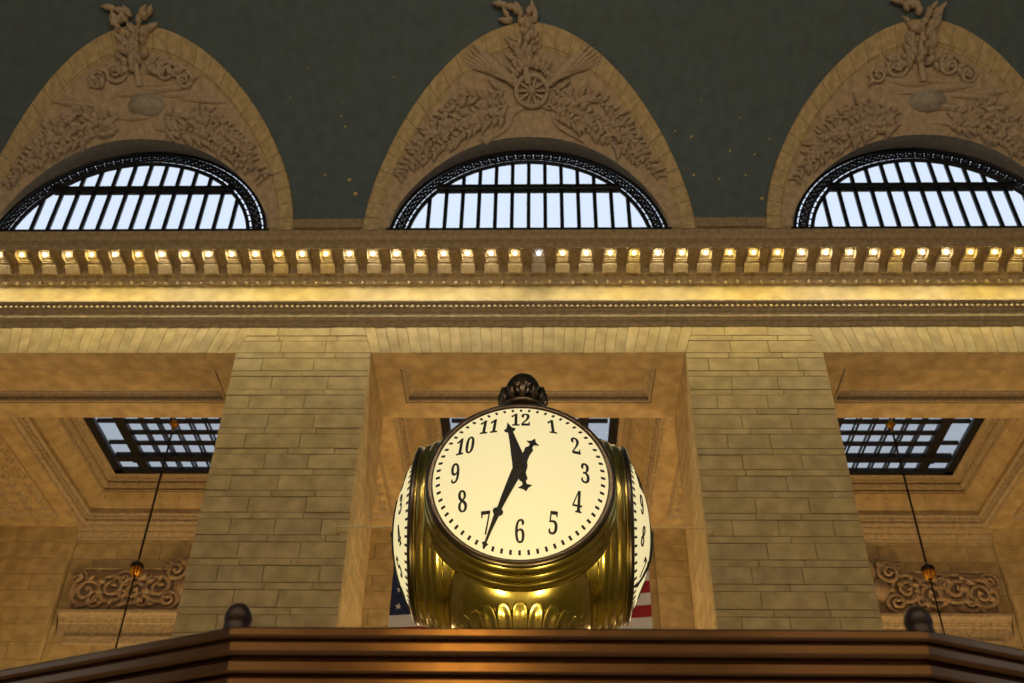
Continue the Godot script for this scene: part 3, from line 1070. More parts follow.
func carved_panel(bx: float, side: String, rng: RandomNumberGenerator) -> void:
	var t := thing("carved_panel", "long stone panel carved with acanthus scrolls in the %s opening" % side, "relief panel", P(bx, 14.6, 33.9))
	var base := Vector3(-bx, -14.6 - EYE, 33.9)
	var tb := Transform3D(Basis(), base)
	var half := 3.95
	var b := MB.new()
	b.box(P(bx - half, 15.5, 33.92), P(bx + half, 17.1, 33.86))
	put(t, "field", b, M.carving, tb)
	b = MB.new()
	for e in [[-half, half, 17.04, 17.14], [-half, half, 15.46, 15.56], [-half, -half + 0.1, 15.5, 17.1], [half - 0.1, half, 15.5, 17.1]]:
		b.hull(Transform3D(Basis(), P(bx + (e[0] + e[1]) / 2.0, (e[2] + e[3]) / 2.0, 33.82)), Vector3(e[1] - e[0], e[3] - e[2], 0.14), 0.03)
	put(t, "frame", b, M.trim, tb)
	b = MB.new()
	extrude_x(b, [[33.92, 14.62], [33.86, 14.62], [33.86, 15.05], [33.80, 15.08], [33.80, 15.14], [33.70, 15.2], [33.66, 15.28], [33.55, 15.34], [33.55, 15.44], [33.92, 15.48]], bx - 4.15, bx + 4.15)
	for s in [-1, 1]:
		b.quad(P(bx + s * 4.15, 14.62, 33.9), P(bx + s * 4.15, 15.46, 33.9), P(bx + s * 4.15, 15.44, 33.55), P(bx + s * 4.15, 15.1, 33.8))
	put(t, "ledge", b, M.trim, tb)
	b = MB.new()
	for k in range(-27, 28):
		b.hull(Transform3D(Basis(), P(bx + k * 0.15, 15.16, 33.76)), Vector3(0.085, 0.09, 0.1), 0.015)
	var st := put(t, "bead_course", b, M.trim, tb)
	st.set_meta("kind", "stuff")
	b = MB.new()
	b.hull(Transform3D(Basis(), P(bx, 14.45, 33.84)), Vector3(7.6, 0.3, 0.12), 0.02)
	put(t, "base_block", b, M.trim, tb)
	var sp := [spiral(0.62, 2.0, 1.0, 0.10), spiral(0.62, 2.0, -1.0, 0.10), spiral(0.36, 1.6, 1.0, 0.075), spiral(0.36, 1.6, -1.0, 0.075)]
	var lv := [leaf_mesh(0.5, 0.12, 0.16, 1), leaf_mesh(0.38, 0.10, 0.15, 1), leaf_mesh(0.28, 0.09, 0.13)]
	for s in [-1, 1]:
		for k in 4:
			var x: float = s * (0.95 + k * 0.83)
			var up := (k % 2 == 0)
			var o := part(t, "scroll", sp[(0 if up else 1) if s > 0 else (1 if up else 0)], M.carving, tb * flat(bx + x, 16.28 + (0.1 if up else -0.08), 33.84, rng.randf_range(0, 3)))
			var base_t := o.transform.affine_inverse()
			for q in 7:
				var a := TAU * q / 7.0 + rng.randf_range(-0.2, 0.2)
				var r := 0.3 if q % 2 == 0 else 0.5
				part(o, "leaf", lv[rng.randi_range(0, 2)], M.carving, base_t * tb * flat(bx + x + cos(a) * r * 0.8, 16.28 + sin(a) * r, 33.78, a - PI / 2 + rng.randf_range(0.4, 1.2) * s, rng.randf_range(0.75, 1.1)))
			o = part(t, "scroll", sp[2 if up else 3], M.carving, tb * flat(bx + x + s * 0.42, 16.28 + (-0.38 if up else 0.38), 33.84, rng.randf_range(0, 3)))
	# the cartouche in the middle, rising above the frame
	b = MB.new()
	b.lathe(Transform3D(Basis(Vector3(1, 0, 0), PI / 2), P(bx, 16.4, 33.86)), [[0.0, 0.3], [0.2, 0.27], [0.36, 0.17], [0.42, 0.05], [0.5, 0.06], [0.52, 0.0]], 18)
	put(t, "cartouche", b, M.carving, tb)
	for s in [-1, 1]:
		part(t, "scroll", spiral(0.42, 1.7, s, 0.09), M.carving, tb * flat(bx + s * 0.45, 17.0, 33.78, PI / 2))
		part(t, "scroll", spiral(0.36, 1.7, -s, 0.08), M.carving, tb * flat(bx + s * 0.5, 15.9, 33.78, -PI / 2))
		for q in 5:
			part(t, "leaf", lv[q % 3], M.carving, tb * flat(bx + s * (0.15 + 0.12 * q), 17.1, 33.8, -s * 0.25 * q, 1.0))

# ------------------------------------------------------------------ information booth
func make_booth() -> void:
	var cx := 0.292
	var cd := 3.522
	var apo := 2.237
	var t := thing("information_booth", "bronze many-sided information booth with moulded copper cornice below the clock", "booth", Vector3(cx, 0, -cd))
	var base := Transform3D(Basis(), Vector3(-cx, 0, cd))
	var ring := func(off: float, h: float) -> PackedVector3Array:
		var r := PackedVector3Array()
		var rad: float = (apo + off) / cos(PI / 16.0)
		for k in 16:
			var a := TAU * (k + 0.5) / 16.0
			r.append(P(cx + rad * sin(a), h, cd - rad * cos(a)))
		return r
	var sweep := func(prof: Array) -> MB:
		var b := MB.new()
		var rows := []
		for p in prof: rows.append(ring.call(p[0], p[1]))
		for r in rows.size() - 1:
			for k in 16:
				var q := (k + 1) % 16
				b.quad(rows[r][q], rows[r][k], rows[r + 1][k], rows[r + 1][q])
		return b
	var curve := func(prof: Array) -> MB:      # smooth across the profile, sharp at the corners
		var b := MB.new()
		for k in 16:
			var rows := []
			for p in prof:
				var r: PackedVector3Array = ring.call(p[0], p[1])
				rows.append(PackedVector3Array([r[(k + 1) % 16], r[k]]))
			b.grid(rows)
		return b
	put(t, "cornice_cap", curve.call([[-0.12, 0.572], [-0.004, 0.569], [-0.004, 0.569], [0.002, 0.5675], [0.0035, 0.565], [0.0035, 0.565], [0.0035, 0.557], [0.0035, 0.557], [0.0015, 0.554], [-0.002, 0.553], [-0.002, 0.553], [-0.007, 0.5525], [-0.007, 0.5525], [-0.007, 0.5495], [-0.007, 0.5495], [-0.0045, 0.549], [-0.0045, 0.549], [-0.0045, 0.5395], [-0.0045, 0.5395], [-0.006, 0.536], [-0.010, 0.534], [-0.010, 0.534], [-0.018, 0.5335], [-0.018, 0.5335]]), M.copper, base)
	put(t, "cornice_band", curve.call([[-0.018, 0.5335], [-0.018, 0.529], [-0.018, 0.529], [-0.0105, 0.528], [-0.0095, 0.526], [-0.0095, 0.526], [-0.0095, 0.515], [-0.0095, 0.515], [-0.011, 0.5125], [-0.014, 0.5115], [-0.014, 0.5115], [-0.022, 0.511], [-0.022, 0.511], [-0.022, 0.507], [-0.022, 0.507], [-0.0155, 0.506], [-0.0155, 0.506], [-0.0155, 0.488], [-0.0155, 0.488], [-0.022, 0.478], [-0.04, 0.468], [-0.04, 0.468], [-0.05, 0.44]]), M.copper, base)
	put(t, "frieze_panel", sweep.call([[-0.05, 0.44], [-0.05, 0.28]]), M.bronze, base)
	put(t, "glass_wall", sweep.call([[-0.06, 0.28], [-0.06, -0.6]]), M.pane, base)
	put(t, "counter", sweep.call([[-0.3, -0.58], [0.05, -0.58], [0.05, -0.64], [-0.03, -0.66], [-0.03, -EYE]]), M.granite, base)
	put(t, "roof", sweep.call([[-0.12, 0.572], [-0.16, 0.50], [-2.2, 0.52]]), M.roof_brass, base)  # roof out of view; light brass placed to brighten reflections under the clock
	# egg shaped knob on each corner of the cornice
	var b := MB.new()
	b.lathe(Transform3D(), [[0.0175, -0.004], [0.0175, 0.004], [0.016, 0.006], [0.0172, 0.009], [0.0182, 0.015], [0.0175, 0.022], [0.0145, 0.029], [0.009, 0.0345], [0.003, 0.0362], [0.0, 0.0364]], 20)
	var km := b.mesh()
	var rr: PackedVector3Array = ring.call(-0.013, 0.569)
	for k in 16:
		part(t, "corner_knob", km, M.knob, Transform3D(Basis(), Vector3(rr[k].x - cx, rr[k].y, rr[k].z + cd)))
	# two unseen brass uplights on the roof, placed to light the underside of the clock
	for s in [-1, 1]:
		var at := P(CX + s * 0.42, 0.5325, 2.55)
		var u := thing("unseen_uplight", "small unseen brass lamp on the booth roof, placed to light the clock from below, %s of the pair" % ("left" if s < 0 else "right"), "lamp", at, "unseen uplights below the clock")
		b = MB.new()
		b.lathe(Transform3D(), [[0.05, -0.02], [0.05, 0.0], [0.02, 0.01], [0.02, 0.04], [0.06, 0.06], [0.075, 0.12], [0.065, 0.12], [0.05, 0.07], [0.0, 0.065]], 18)
		put(u, "housing", b, M.brass)
		b = MB.new()
		b.lathe(Transform3D(), [[0.0, 0.075], [0.03, 0.08], [0.035, 0.1], [0.0, 0.115]], 12)
		put(u, "bulb", b, M.bulb_glow_0)
		var l := SpotLight3D.new()
		l.name = "lamp_light"
		l.position = Vector3(0, 0.125, 0)
		u.add_child(l)
		l.look_at_from_position(at + Vector3(0, 0.125, 0), P(CX, 1.75, CD - 0.2), Vector3(0, 0, 1))
		l.light_color = Color(1.0, 0.90, 0.62)
		l.light_energy = 0.9
		l.light_size = 0.05
		l.spot_range = 60.0
		l.spot_attenuation = 2.0
		l.spot_angle = 38.0
		l.shadow_enabled = true

# ------------------------------------------------------------------ the four-faced clock
func make_clock() -> void:
	var t := thing("clock", "brass ball clock with four glowing opal faces and an acorn finial", "clock", P(CX, 0.52, CD))
	var lift := Vector3(0, CH - 0.52, 0)
	var at := Transform3D(Basis(), lift)
	# body: rounded square in plan, bulging, running in to a round foot
	var rows := []
	var prof := [[-0.46, 0.15, 2.0], [-0.43, 0.165, 2.0], [-0.40, 0.20, 2.0], [-0.37, 0.238, 2.1], [-0.33, 0.268, 2.4], [-0.28, 0.285, 2.9], [-0.22, 0.293, 3.4], [-0.14, 0.297, 3.8], [0.0, 0.30, 4.0], [0.14, 0.297, 3.8], [0.22, 0.29, 3.4], [0.29, 0.26, 2.8], [0.35, 0.21, 2.4], [0.39, 0.15, 2.0], [0.41, 0.09, 2.0], [0.42, 0.05, 2.0]]
	for p in prof:
		var r := PackedVector3Array()
		for k in 96:
			var a := TAU * k / 96.0
			var e: float = 2.0 / p[2]
			r.append(Vector3(p[1] * signf(cos(a)) * pow(absf(cos(a)), e), p[0], p[1] * signf(sin(a)) * pow(absf(sin(a)), e)))
		rows.append(r)
	var b := MB.new()
	b.grid(rows, true, true)
	put(t, "body", b, M.brass, at)
	# the faces
	var rim := 0.305
	var sag := 0.09
	var sr := (rim * rim + sag * sag) / (2.0 * sag)
	var zr := 0.385                      # plane of the rim
	var zat := func(r: float) -> float: return zr + sag - sr + sqrt(sr * sr - r * r)
	var bez := MB.new()
	bez.lathe(Transform3D(Basis(Vector3(1, 0, 0), PI / 2)), [[0.322, 0.372], [0.322, 0.372], [0.323, 0.365], [0.323, 0.365], [0.326, 0.362], [0.333, 0.354], [0.336, 0.342], [0.336, 0.342], [0.337, 0.334], [0.337, 0.334], [0.344, 0.327], [0.350, 0.316], [0.352, 0.304], [0.352, 0.304], [0.356, 0.300], [0.361, 0.290], [0.362, 0.278], [0.359, 0.266], [0.359, 0.266], [0.352, 0.262], [0.350, 0.24], [0.335, 0.16], [0.30, 0.08]], 72)
	var bezm := bez.mesh()
	var lip := MB.new()
	lip.lathe(Transform3D(Basis(Vector3(1, 0, 0), PI / 2)), [[0.298, 0.372], [0.300, 0.383], [0.304, 0.389], [0.311, 0.392], [0.320, 0.390], [0.327, 0.383], [0.328, 0.375], [0.322, 0.370]], 72)
	var lipm := lip.mesh()
	var glass := MB.new()
	var gp := []
	for k in 13:
		var r := 0.306 * k / 12.0
		gp.append([r, zat.call(minf(r, rim))])
	glass.lathe(Transform3D(Basis(Vector3(1, 0, 0), PI / 2)), gp, 60)
	var gm := glass.mesh()
	var font := SystemFont.new()
	font.font_names = PackedStringArray(["Droid Serif"])
	font.font_weight = 700
	var nums := {}
	for k in range(1, 13):
		var tm := TextMesh.new()
		tm.text = str(k)
		tm.font = font
		tm.font_size = 64
		tm.pixel_size = 0.00168
		tm.depth = 0.002
		tm.curve_step = 1.0
		nums[k] = tm
	var mk := MB.new()
	mk.hull(Transform3D(), Vector3(0.0085, 0.0165, 0.002), 0.0)
	var mkm := mk.mesh()
	# hands along +y
	var hand := func(pts: Array) -> Mesh:
		var hb := MB.new()
		for k in pts.size() - 1:
			var y0: float = pts[k][0]; var w0: float = pts[k][1] * 1.45
			var y1: float = pts[k + 1][0]; var w1: float = pts[k + 1][1] * 1.45
			var z0: float = zat.call(absf(y0)) - zat.call(0.0)      # the hands follow the curve of the glass
			var z1: float = zat.call(absf(y1)) - zat.call(0.0)
			hb.quad(Vector3(-w0, y0, z0), Vector3(0, y0, z0 + 0.004), Vector3(0, y1, z1 + 0.004), Vector3(-w1, y1, z1))
			hb.quad(Vector3(0, y0, z0 + 0.004), Vector3(w0, y0, z0), Vector3(w1, y1, z1), Vector3(0, y1, z1 + 0.004))
			hb.quad(Vector3(w0, y0, z0 - 0.003), Vector3(-w0, y0, z0 - 0.003), Vector3(-w1, y1, z1 - 0.003), Vector3(w1, y1, z1 - 0.003))
			hb.quad(Vector3(-w0, y0, z0 - 0.003), Vector3(-w0, y0, z0), Vector3(-w1, y1, z1), Vector3(-w1, y1, z1 - 0.003))
			hb.quad(Vector3(w0, y0, z0), Vector3(w0, y0, z0 - 0.003), Vector3(w1, y1, z1 - 0.003), Vector3(w1, y1, z1))
		return hb.mesh()
	var minute: Mesh = hand.call([[-0.125, 0.0005], [-0.112, 0.006], [-0.105, 0.0165], [-0.098, 0.005], [-0.085, 0.0045], [-0.076, 0.010], [-0.055, 0.0085], [-0.03, 0.010], [0.0, 0.0165], [0.02, 0.013], [0.06, 0.011], [0.12, 0.008], [0.165, 0.0055], [0.172, 0.012], [0.180, 0.0125], [0.19, 0.006], [0.24, 0.0035], [0.275, 0.0025], [0.279, 0.008], [0.285, 0.004], [0.295, 0.0005]])
	var hour: Mesh = hand.call([[-0.095, 0.0005], [-0.086, 0.006], [-0.079, 0.0165], [-0.072, 0.005], [-0.06, 0.0045], [-0.052, 0.010], [-0.03, 0.009], [-0.01, 0.016], [0.0, 0.018], [0.02, 0.016], [0.05, 0.014], [0.11, 0.009], [0.157, 0.0062], [0.164, 0.0125], [0.171, 0.014], [0.179, 0.007], [0.194, 0.0035], [0.21, 0.0005]])
	for f in 4:
		var spin := Basis(Vector3.UP, PI / 2 * f)
		var fa := part(t, "face", gm, M.opal, Transform3D(spin, lift))
		part(t, "bezel", bezm, M.brass, Transform3D(spin, lift))
		part(t, "shaded_bezel_lip", lipm, M.bronze, Transform3D(spin, lift))  # brass lip coloured bronze; the mirrored dark vault is put into its colour
		for k in 12:
			var a := TAU * (k + 1) / 12.0
			var rr := 0.222
			var p := Vector3(sin(a) * rr, cos(a) * rr, zat.call(rr) + 0.001)
			var nn := Vector3(p.x, p.y, p.z - (zr + sag - sr)).normalized()
			var u := Vector3.UP.cross(nn).normalized()
			var wv := nn.cross(u)
			part(fa, "numeral", nums[k + 1], M.black_paint, Transform3D(Basis(u * 0.60, wv, nn), p))
		for k in 60:
			var a := TAU * k / 60.0
			var rr := 0.284
			var p := Vector3(sin(a) * rr, cos(a) * rr, zat.call(rr) + 0.001)
			var nn := Vector3(p.x, p.y, p.z - (zr + sag - sr)).normalized()
			var rd := Vector3(sin(a), cos(a), 0)
			rd = (rd - nn * rd.dot(nn)).normalized()
			part(fa, "minute_mark", mkm, M.black_paint, Transform3D(Basis(rd.cross(nn), rd, nn), p))
		part(fa, "hour_hand", hour, M.black_paint, Transform3D(Basis(Vector3(0, 0, 1), -TAU * (11.57 / 12.0)), Vector3(0, 0, zr + sag + 0.004)))
		part(fa, "minute_hand", minute, M.black_paint, Transform3D(Basis(Vector3(0, 0, 1), -TAU * (34.0 / 60.0)), Vector3(0, 0, zr + sag + 0.008)))
		var hub := MB.new()
		hub.lathe(Transform3D(Basis(Vector3(1, 0, 0), PI / 2), Vector3(0, 0, zr + sag)), [[0.013, -0.005], [0.013, 0.011], [0.010, 0.014], [0.0, 0.015]], 14)
		put(fa, "hub", hub, M.black_paint)
		var l := AreaLight3D.new()
		l.name = "face_light"
		l.area_size = Vector2(0.5, 0.5)
		l.light_color = Color(1.0, 0.88, 0.6)
		l.light_energy = 0.10
		l.area_range = 60.0
		l.shadow_enabled = true
		t.add_child(l, true)
		l.transform = Transform3D(spin * Basis(Vector3.UP, PI), lift + spin * Vector3(0, 0, zr + sag + 0.04))
	# shoulder rings, acorn finial with its leaf cup
	b = MB.new()
	b.lathe(Transform3D(), [[0.14, 0.385], [0.15, 0.40], [0.13, 0.42], [0.10, 0.425], [0.085, 0.45], [0.06, 0.475], [0.052, 0.50], [0.06, 0.53], [0.085, 0.55]], 32)
	put(t, "neck", b, M.bronze, at)
	b = MB.new()
	b.lathe(Transform3D(), [[0.05, 0.545], [0.085, 0.552], [0.092, 0.566], [0.085, 0.582], [0.074, 0.60], [0.077, 0.615], [0.078, 0.64], [0.074, 0.672], [0.064, 0.70], [0.048, 0.722], [0.028, 0.737], [0.010, 0.744], [0.0, 0.745]], 28)
	var ac := put(t, "finial", b, M.bronze, at)
	var lv := leaf_mesh(0.085, 0.02, 0.012, 1)
	for k in 12:
		var a := TAU * k / 12.0
		part(ac, "leaf", lv, M.bronze, Transform3D(Basis(Vector3.UP, a) * Basis(Vector3(1, 0, 0), 0.10), Vector3(sin(a) * 0.083, 0.562, cos(a) * 0.083)))
	var lv2 := leaf_mesh(0.05, 0.016, 0.012)
	for k in 12:
		var a := TAU * (k + 0.5) / 12.0
		part(ac, "leaf", lv2, M.bronze, Transform3D(Basis(Vector3.UP, a) * Basis(Vector3(1, 0, 0), -0.12), Vector3(sin(a) * 0.074, 0.62, cos(a) * 0.074)))
	# gadrooned collar the ball sits in, and its pedestal
	b = MB.new()
	b.lathe(Transform3D(), [[0.30, -1.395], [0.30, -1.33], [0.24, -1.31], [0.20, -1.25], [0.13, -1.15], [0.10, -0.95], [0.10, -0.75], [0.13, -0.66], [0.16, -0.62], [0.15, -0.58], [0.12, -0.55], [0.13, -0.5], [0.17, -0.46], [0.18, -0.42], [0.19, -0.38]], 40)
	put(t, "pedestal", b, M.brass, at)
	b = MB.new()
	var petal := []
	for k in 11:
		var s := k / 10.0
		var r := PackedVector3Array()
		var w := 0.0305 * pow(maxf(0.0, 1.0 - pow(s, 6.0)), 0.5) * (0.78 + 0.22 * s) + 0.0005
		var y := -0.11 + 0.125 * s
		var z := -0.05 + 0.056 * s * s
		for q in 13:
			var a := PI * q / 12.0
			var dip := 0.006 * pow(sin(a), 6.0) * (1.0 if s < 0.8 else 0.0)      # shallow hollow inside each lobe
			r.append(Vector3(-cos(a) * w, y + sin(a) * 0.004, z + (pow(sin(a), 0.45) * 0.016 - dip) * (1.0 if k < 10 else 0.3)))
		petal.append(r)
	b.grid(petal)
	var ptm := b.mesh()
	for k in 24:
		var a := TAU * k / 24.0
		part(t, "petal", ptm, M.brass, Transform3D(Basis(Vector3.UP, a), lift + Vector3(sin(a) * 0.222, -0.383, cos(a) * 0.222)))

# ------------------------------------------------------------------ flag
func make_flag() -> void:
	var x0 := -3.0
	var x1 := 2.75
	var top := 11.86
	var sp := 0.283
	var d := 21.7
	var wave := func(x: float, h: float) -> float:
		return -d + 0.05 * sin(x * 2.1 + 0.5) + 0.03 * sin(x * 4.7 + h * 0.6)
	var t := thing("flag", "large striped flag with starry blue canton hanging behind the clock", "flag", P((x0 + x1) / 2.0, top - 13 * sp, d))
	var tb := Transform3D(Basis(), -t.position)
	var cloth := func(xa: float, xb: float, ha: float, hb: float, off: float) -> MB:
		var b := MB.new()
		var cnt := maxi(2, int((xb - xa) / 0.12))
		for sgn in [1.0, -1.0]:
			var rows := []
			for r in 4:
				var h := lerpf(ha, hb, r / 3.0)
				var row := PackedVector3Array()
				for k in cnt + 1:
					var x := lerpf(xa, xb, k / float(cnt))
					row.append(Vector3(x, h + EYE, wave.call(x, h) + off * sgn))
				rows.append(row)
			b.grid(rows, false, sgn < 0)
		return b
	for k in 13:
		put(t, "stripe", cloth.call(x0, x1, top - (k + 1) * sp, top - k * sp, 0.004), M.flag_red if k % 2 == 0 else M.flag_white, tb)
	var canton := put(t, "canton", cloth.call(x0, x0 + 2.3, top - 7 * sp, top, 0.012), M.flag_blue, tb)
	var sb := MB.new()
	for k in 10:
		var a0 := TAU * k / 10.0 + PI / 2
		var a1 := TAU * (k + 1) / 10.0 + PI / 2
		var r0 := 0.085 if k % 2 == 0 else 0.034
		var r1 := 0.034 if k % 2 == 0 else 0.085
		sb.tri(Vector3.ZERO, Vector3(cos(a0), sin(a0), 0) * r0, Vector3(cos(a1), sin(a1), 0) * r1)
	var sm := sb.mesh()
	for r in 9:
		for c in (6 if r % 2 == 0 else 5):
			var x := x0 + 2.3 * ((c * 2 + (1 if r % 2 == 0 else 2)) / 12.0)
			var h := top - 7 * sp * ((r + 1) / 10.0)
			part(canton, "star", sm, M.flag_white, Transform3D(Basis(), Vector3(x, h + EYE, wave.call(x, h) + 0.02)))
	for k in 7:
		var x := lerpf(x0 + 0.05, x1 - 0.05, k / 6.0)
		var b := MB.new()
		b.tube([P(x, top - 0.03, -wave.call(x, top)), P(x, 12.037, 21.7)], [0.012], 5)
		put(t, "tie", b, M.wire, tb)
	var c := thing("flag_cable", "thin taut cable stretched between the two piers above the flag", "cable", P(-0.3, 12.05, 21.7))
	var cb := Transform3D(Basis(), -c.position)
	var b := MB.new()
	b.tube([P(-4.45, 12.06, 21.7), P(4.35, 12.06, 21.7)], [0.02], 6)
	put(c, "wire", b, M.wire, cb)
	for x in [-4.42, 4.32]:
		b = MB.new()
		b.tube([P(x, 12.06, 22.02), P(x, 12.06, 21.66)], [0.02, 0.015], 8)
		b.lathe(Transform3D(Basis(Vector3(1, 0, 0), PI / 2), P(x, 12.06, 21.995)), [[0.0, 0.03], [0.035, 0.02], [0.04, 0.0]], 10)
		put(c, "wall_hook", b, M.wire, cb)

# ------------------------------------------------------------------ chandeliers of the passage: rods in view, bowls and lamps out of view
func make_hanging_lamps() -> void:
	for bay in [-1, 0, 1]:
		var x: float = bay * BAY
		var d := 29.2
		var lab: String = ["long dark hanging rod with a knob in the left opening", "long dark hanging rod hidden behind the clock", "long dark hanging rod with a knob in the right opening"][bay + 1]
		var t := thing("hanging_lamp", lab, "chandelier", P(x, 9.0, d), "chandeliers of the passage")
		var o := -9.0
		var b := MB.new()
		b.lathe(Transform3D(), [[0.0, 11.24], [0.16, 11.22], [0.17, 11.12], [0.10, 11.04], [0.05, 10.95], [0.04, 10.8]], 14)
		put(t, "ceiling_boss", b, M.gold)
		b = MB.new()
		b.tube([Vector3(0, -4.0, 0), Vector3(0, 11.2, 0)], [0.028], 8)
		put(t, "rod", b, M.bronze_dark)
		b = MB.new()
		for k in 46:
			b.lathe(Transform3D(Basis(), Vector3(0, 6.15 + k * 0.1, 0)), [[0.028, -0.03], [0.05, 0.0], [0.028, 0.03]], 8)
		var ch := put(t, "chain_links", b, M.bronze_dark)
		ch.set_meta("kind", "stuff")
		b = MB.new()
		b.lathe(Transform3D(), [[0.0, 6.32], [0.05, 6.30], [0.11, 6.26], [0.19, 6.20], [0.21, 6.12], [0.16, 6.04], [0.13, 6.02]], 16)
		put(t, "knob", b, M.bronze_dark, Transform3D(Basis(), Vector3(0, -0.28, 0)))
		b = MB.new()
		for k in 10:
			var a := TAU * k / 10.0
			b.tube([Vector3(cos(a) * 0.15, 6.06, sin(a) * 0.15), Vector3(cos(a) * 0.14, 5.94, sin(a) * 0.14), Vector3(cos(a) * 0.07, 5.82, sin(a) * 0.07)], [0.04, 0.045, 0.03], 6)
		put(t, "knob_crown", b, M.gold, Transform3D(Basis(), Vector3(0, -0.28, 0)))
		unseen_globes(t, -4.0, 46.0, Color(1.0, 0.86, 0.64))  # lamps out of view, set low to light the coffers more than the wall

func unseen_globes(t: Node3D, y: float, energy: float, hue: Color) -> void:
	var b := MB.new()
	b.lathe(Transform3D(), [[0.03, y + 0.05], [0.12, y], [0.7, y - 0.25], [0.85, y - 0.4], [0.8, y - 0.5], [0.5, y - 0.6], [0.1, y - 0.7], [0.0, y - 0.72]], 28)
	put(t, "bowl", b, M.gold)
	var g := MB.new()
	var pr := []
	for k in 9:
		var a := PI * k / 8.0
		pr.append([0.14 * sin(a), -0.14 * cos(a)])
	g.lathe(Transform3D(), pr, 14)
	var gm := g.mesh()
	if not M.has("globe_glow"):
		var m := mat("globe_glow", Color(1, 0.9, 0.75), 0.4)
		m.emission_enabled = true
		m.emission = Color(1.0, 0.87, 0.66)
		m.emission_energy_multiplier = 3.0
	for k in 6:
		var a := TAU * k / 6.0
		part(t, "globe", gm, M.globe_glow, Transform3D(Basis(), Vector3(cos(a) * 1.0, y - 0.2, sin(a) * 1.0)))
		lamp(t, "unseen_globe_light", Vector3(cos(a) * 1.0, y - 0.2, sin(a) * 1.0), hue, energy / 6.0, 0.14)

# unseen chandeliers behind the viewer, placed to light the far wall and vault
func make_hall_lamps() -> void:
	for k in 5:
		var x := -10.2 + 5.0 * k
		var t := thing("unseen_chandelier", "unseen gilt globe chandelier behind the viewer, placed to light the far wall, %s from the left" % words(k + 1), "chandelier", P(x, 8.5, -9.0), "unseen chandeliers of the hall")
		var b := MB.new()
		b.tube([Vector3(0, 1.2, 0), Vector3(0, 22.5, 0)], [0.03], 8)
		put(t, "rod", b, M.bronze_dark)
		unseen_globes(t, 1.2, 36.0, Color(1.0, 0.94, 0.85))

# ------------------------------------------------------------------ plaster reliefs of the lunettes
func branch(t: Node3D, tb: Transform3D, bx: float, pts: Array, lv: Array, rng: RandomNumberGenerator, step: float, sc: float) -> void:
	var cv := Curve2D.new()
	for k in pts.size():
		var p: Vector2 = pts[k]
		var tan := Vector2.ZERO
		if k > 0 and k < pts.size() - 1: tan = (pts[k + 1] - pts[k - 1]) * 0.2
		cv.add_point(p, -tan, tan)
	var len := cv.get_baked_length()
	var path := []
	var cnt := maxi(4, int(len / 0.2))
	for k in cnt + 1:
		var p := cv.sample_baked(len * k / cnt)
		path.append(V3(bx + p.x, p.y, 0.07))
	var b := MB.new()
	var rad := []
	for k in cnt + 1: rad.append(0.05 * (1.0 - 0.6 * k / cnt))
	b.tube(path, rad, 5)
	var o := put(t, "branch", b, M.relief, tb)
	var s := 0.1
	while s < len:
		var p := cv.sample_baked(s)
		var q := cv.sample_baked(minf(len, s + 0.05))
		var p0 := cv.sample_baked(maxf(0, s - 0.05))
		var a := (q - p0).angle() - PI / 2
		for side in [-1, 1]:
			var f := surf(bx + p.x, p.y, a + side * rng.randf_range(0.5, 1.15), 0.06, sc * (1.0 - 0.35 * s / len) * rng.randf_range(0.75, 1.25))
			part(o, "leaf", lv[rng.randi_range(0, lv.size() - 1)], M.relief, tb.affine_inverse() * tb * f)
		s += step * rng.randf_range(0.8, 1.2)

func crest(t: Node3D, tb: Transform3D, bx: float, lv: Array, rng: RandomNumberGenerator) -> void:
	# leafy tuft that climbs over the tip of the border
	for k in 44:
		var u := k / 43.0
		var h := lerpf(26.9, 28.12, u)
		var wide := 0.34 if u < 0.75 else 0.5
		var x := -0.1 + rng.randf_range(-wide, wide)
		part(t, "leaf", lv[rng.randi_range(0, lv.size() - 1)], M.relief, tb * surf(bx + x, h, -x * 1.6 + rng.randf_range(-0.7, 0.7), 0.1 + 0.14 * rng.randf(), rng.randf_range(0.9, 1.5)))
	for k in 5:      # the tip sprays out to the left
		part(t, "leaf", lv[k % 4], M.relief, tb * surf(bx - 0.2 - 0.12 * k, 28.1 + 0.05 * k, 0.5 + 0.25 * k, 0.16, 1.3))
	var b := MB.new()
	var path := []
	for k in 8: path.append(V3(bx - 0.12 * sin(k * 0.5), lerpf(26.6, 28.1, k / 7.0), 0.16))
	b.tube(path, [0.12, 0.1, 0.09, 0.08, 0.07, 0.06, 0.05, 0.03], 6)
	put(t, "stem", b, M.relief, tb)

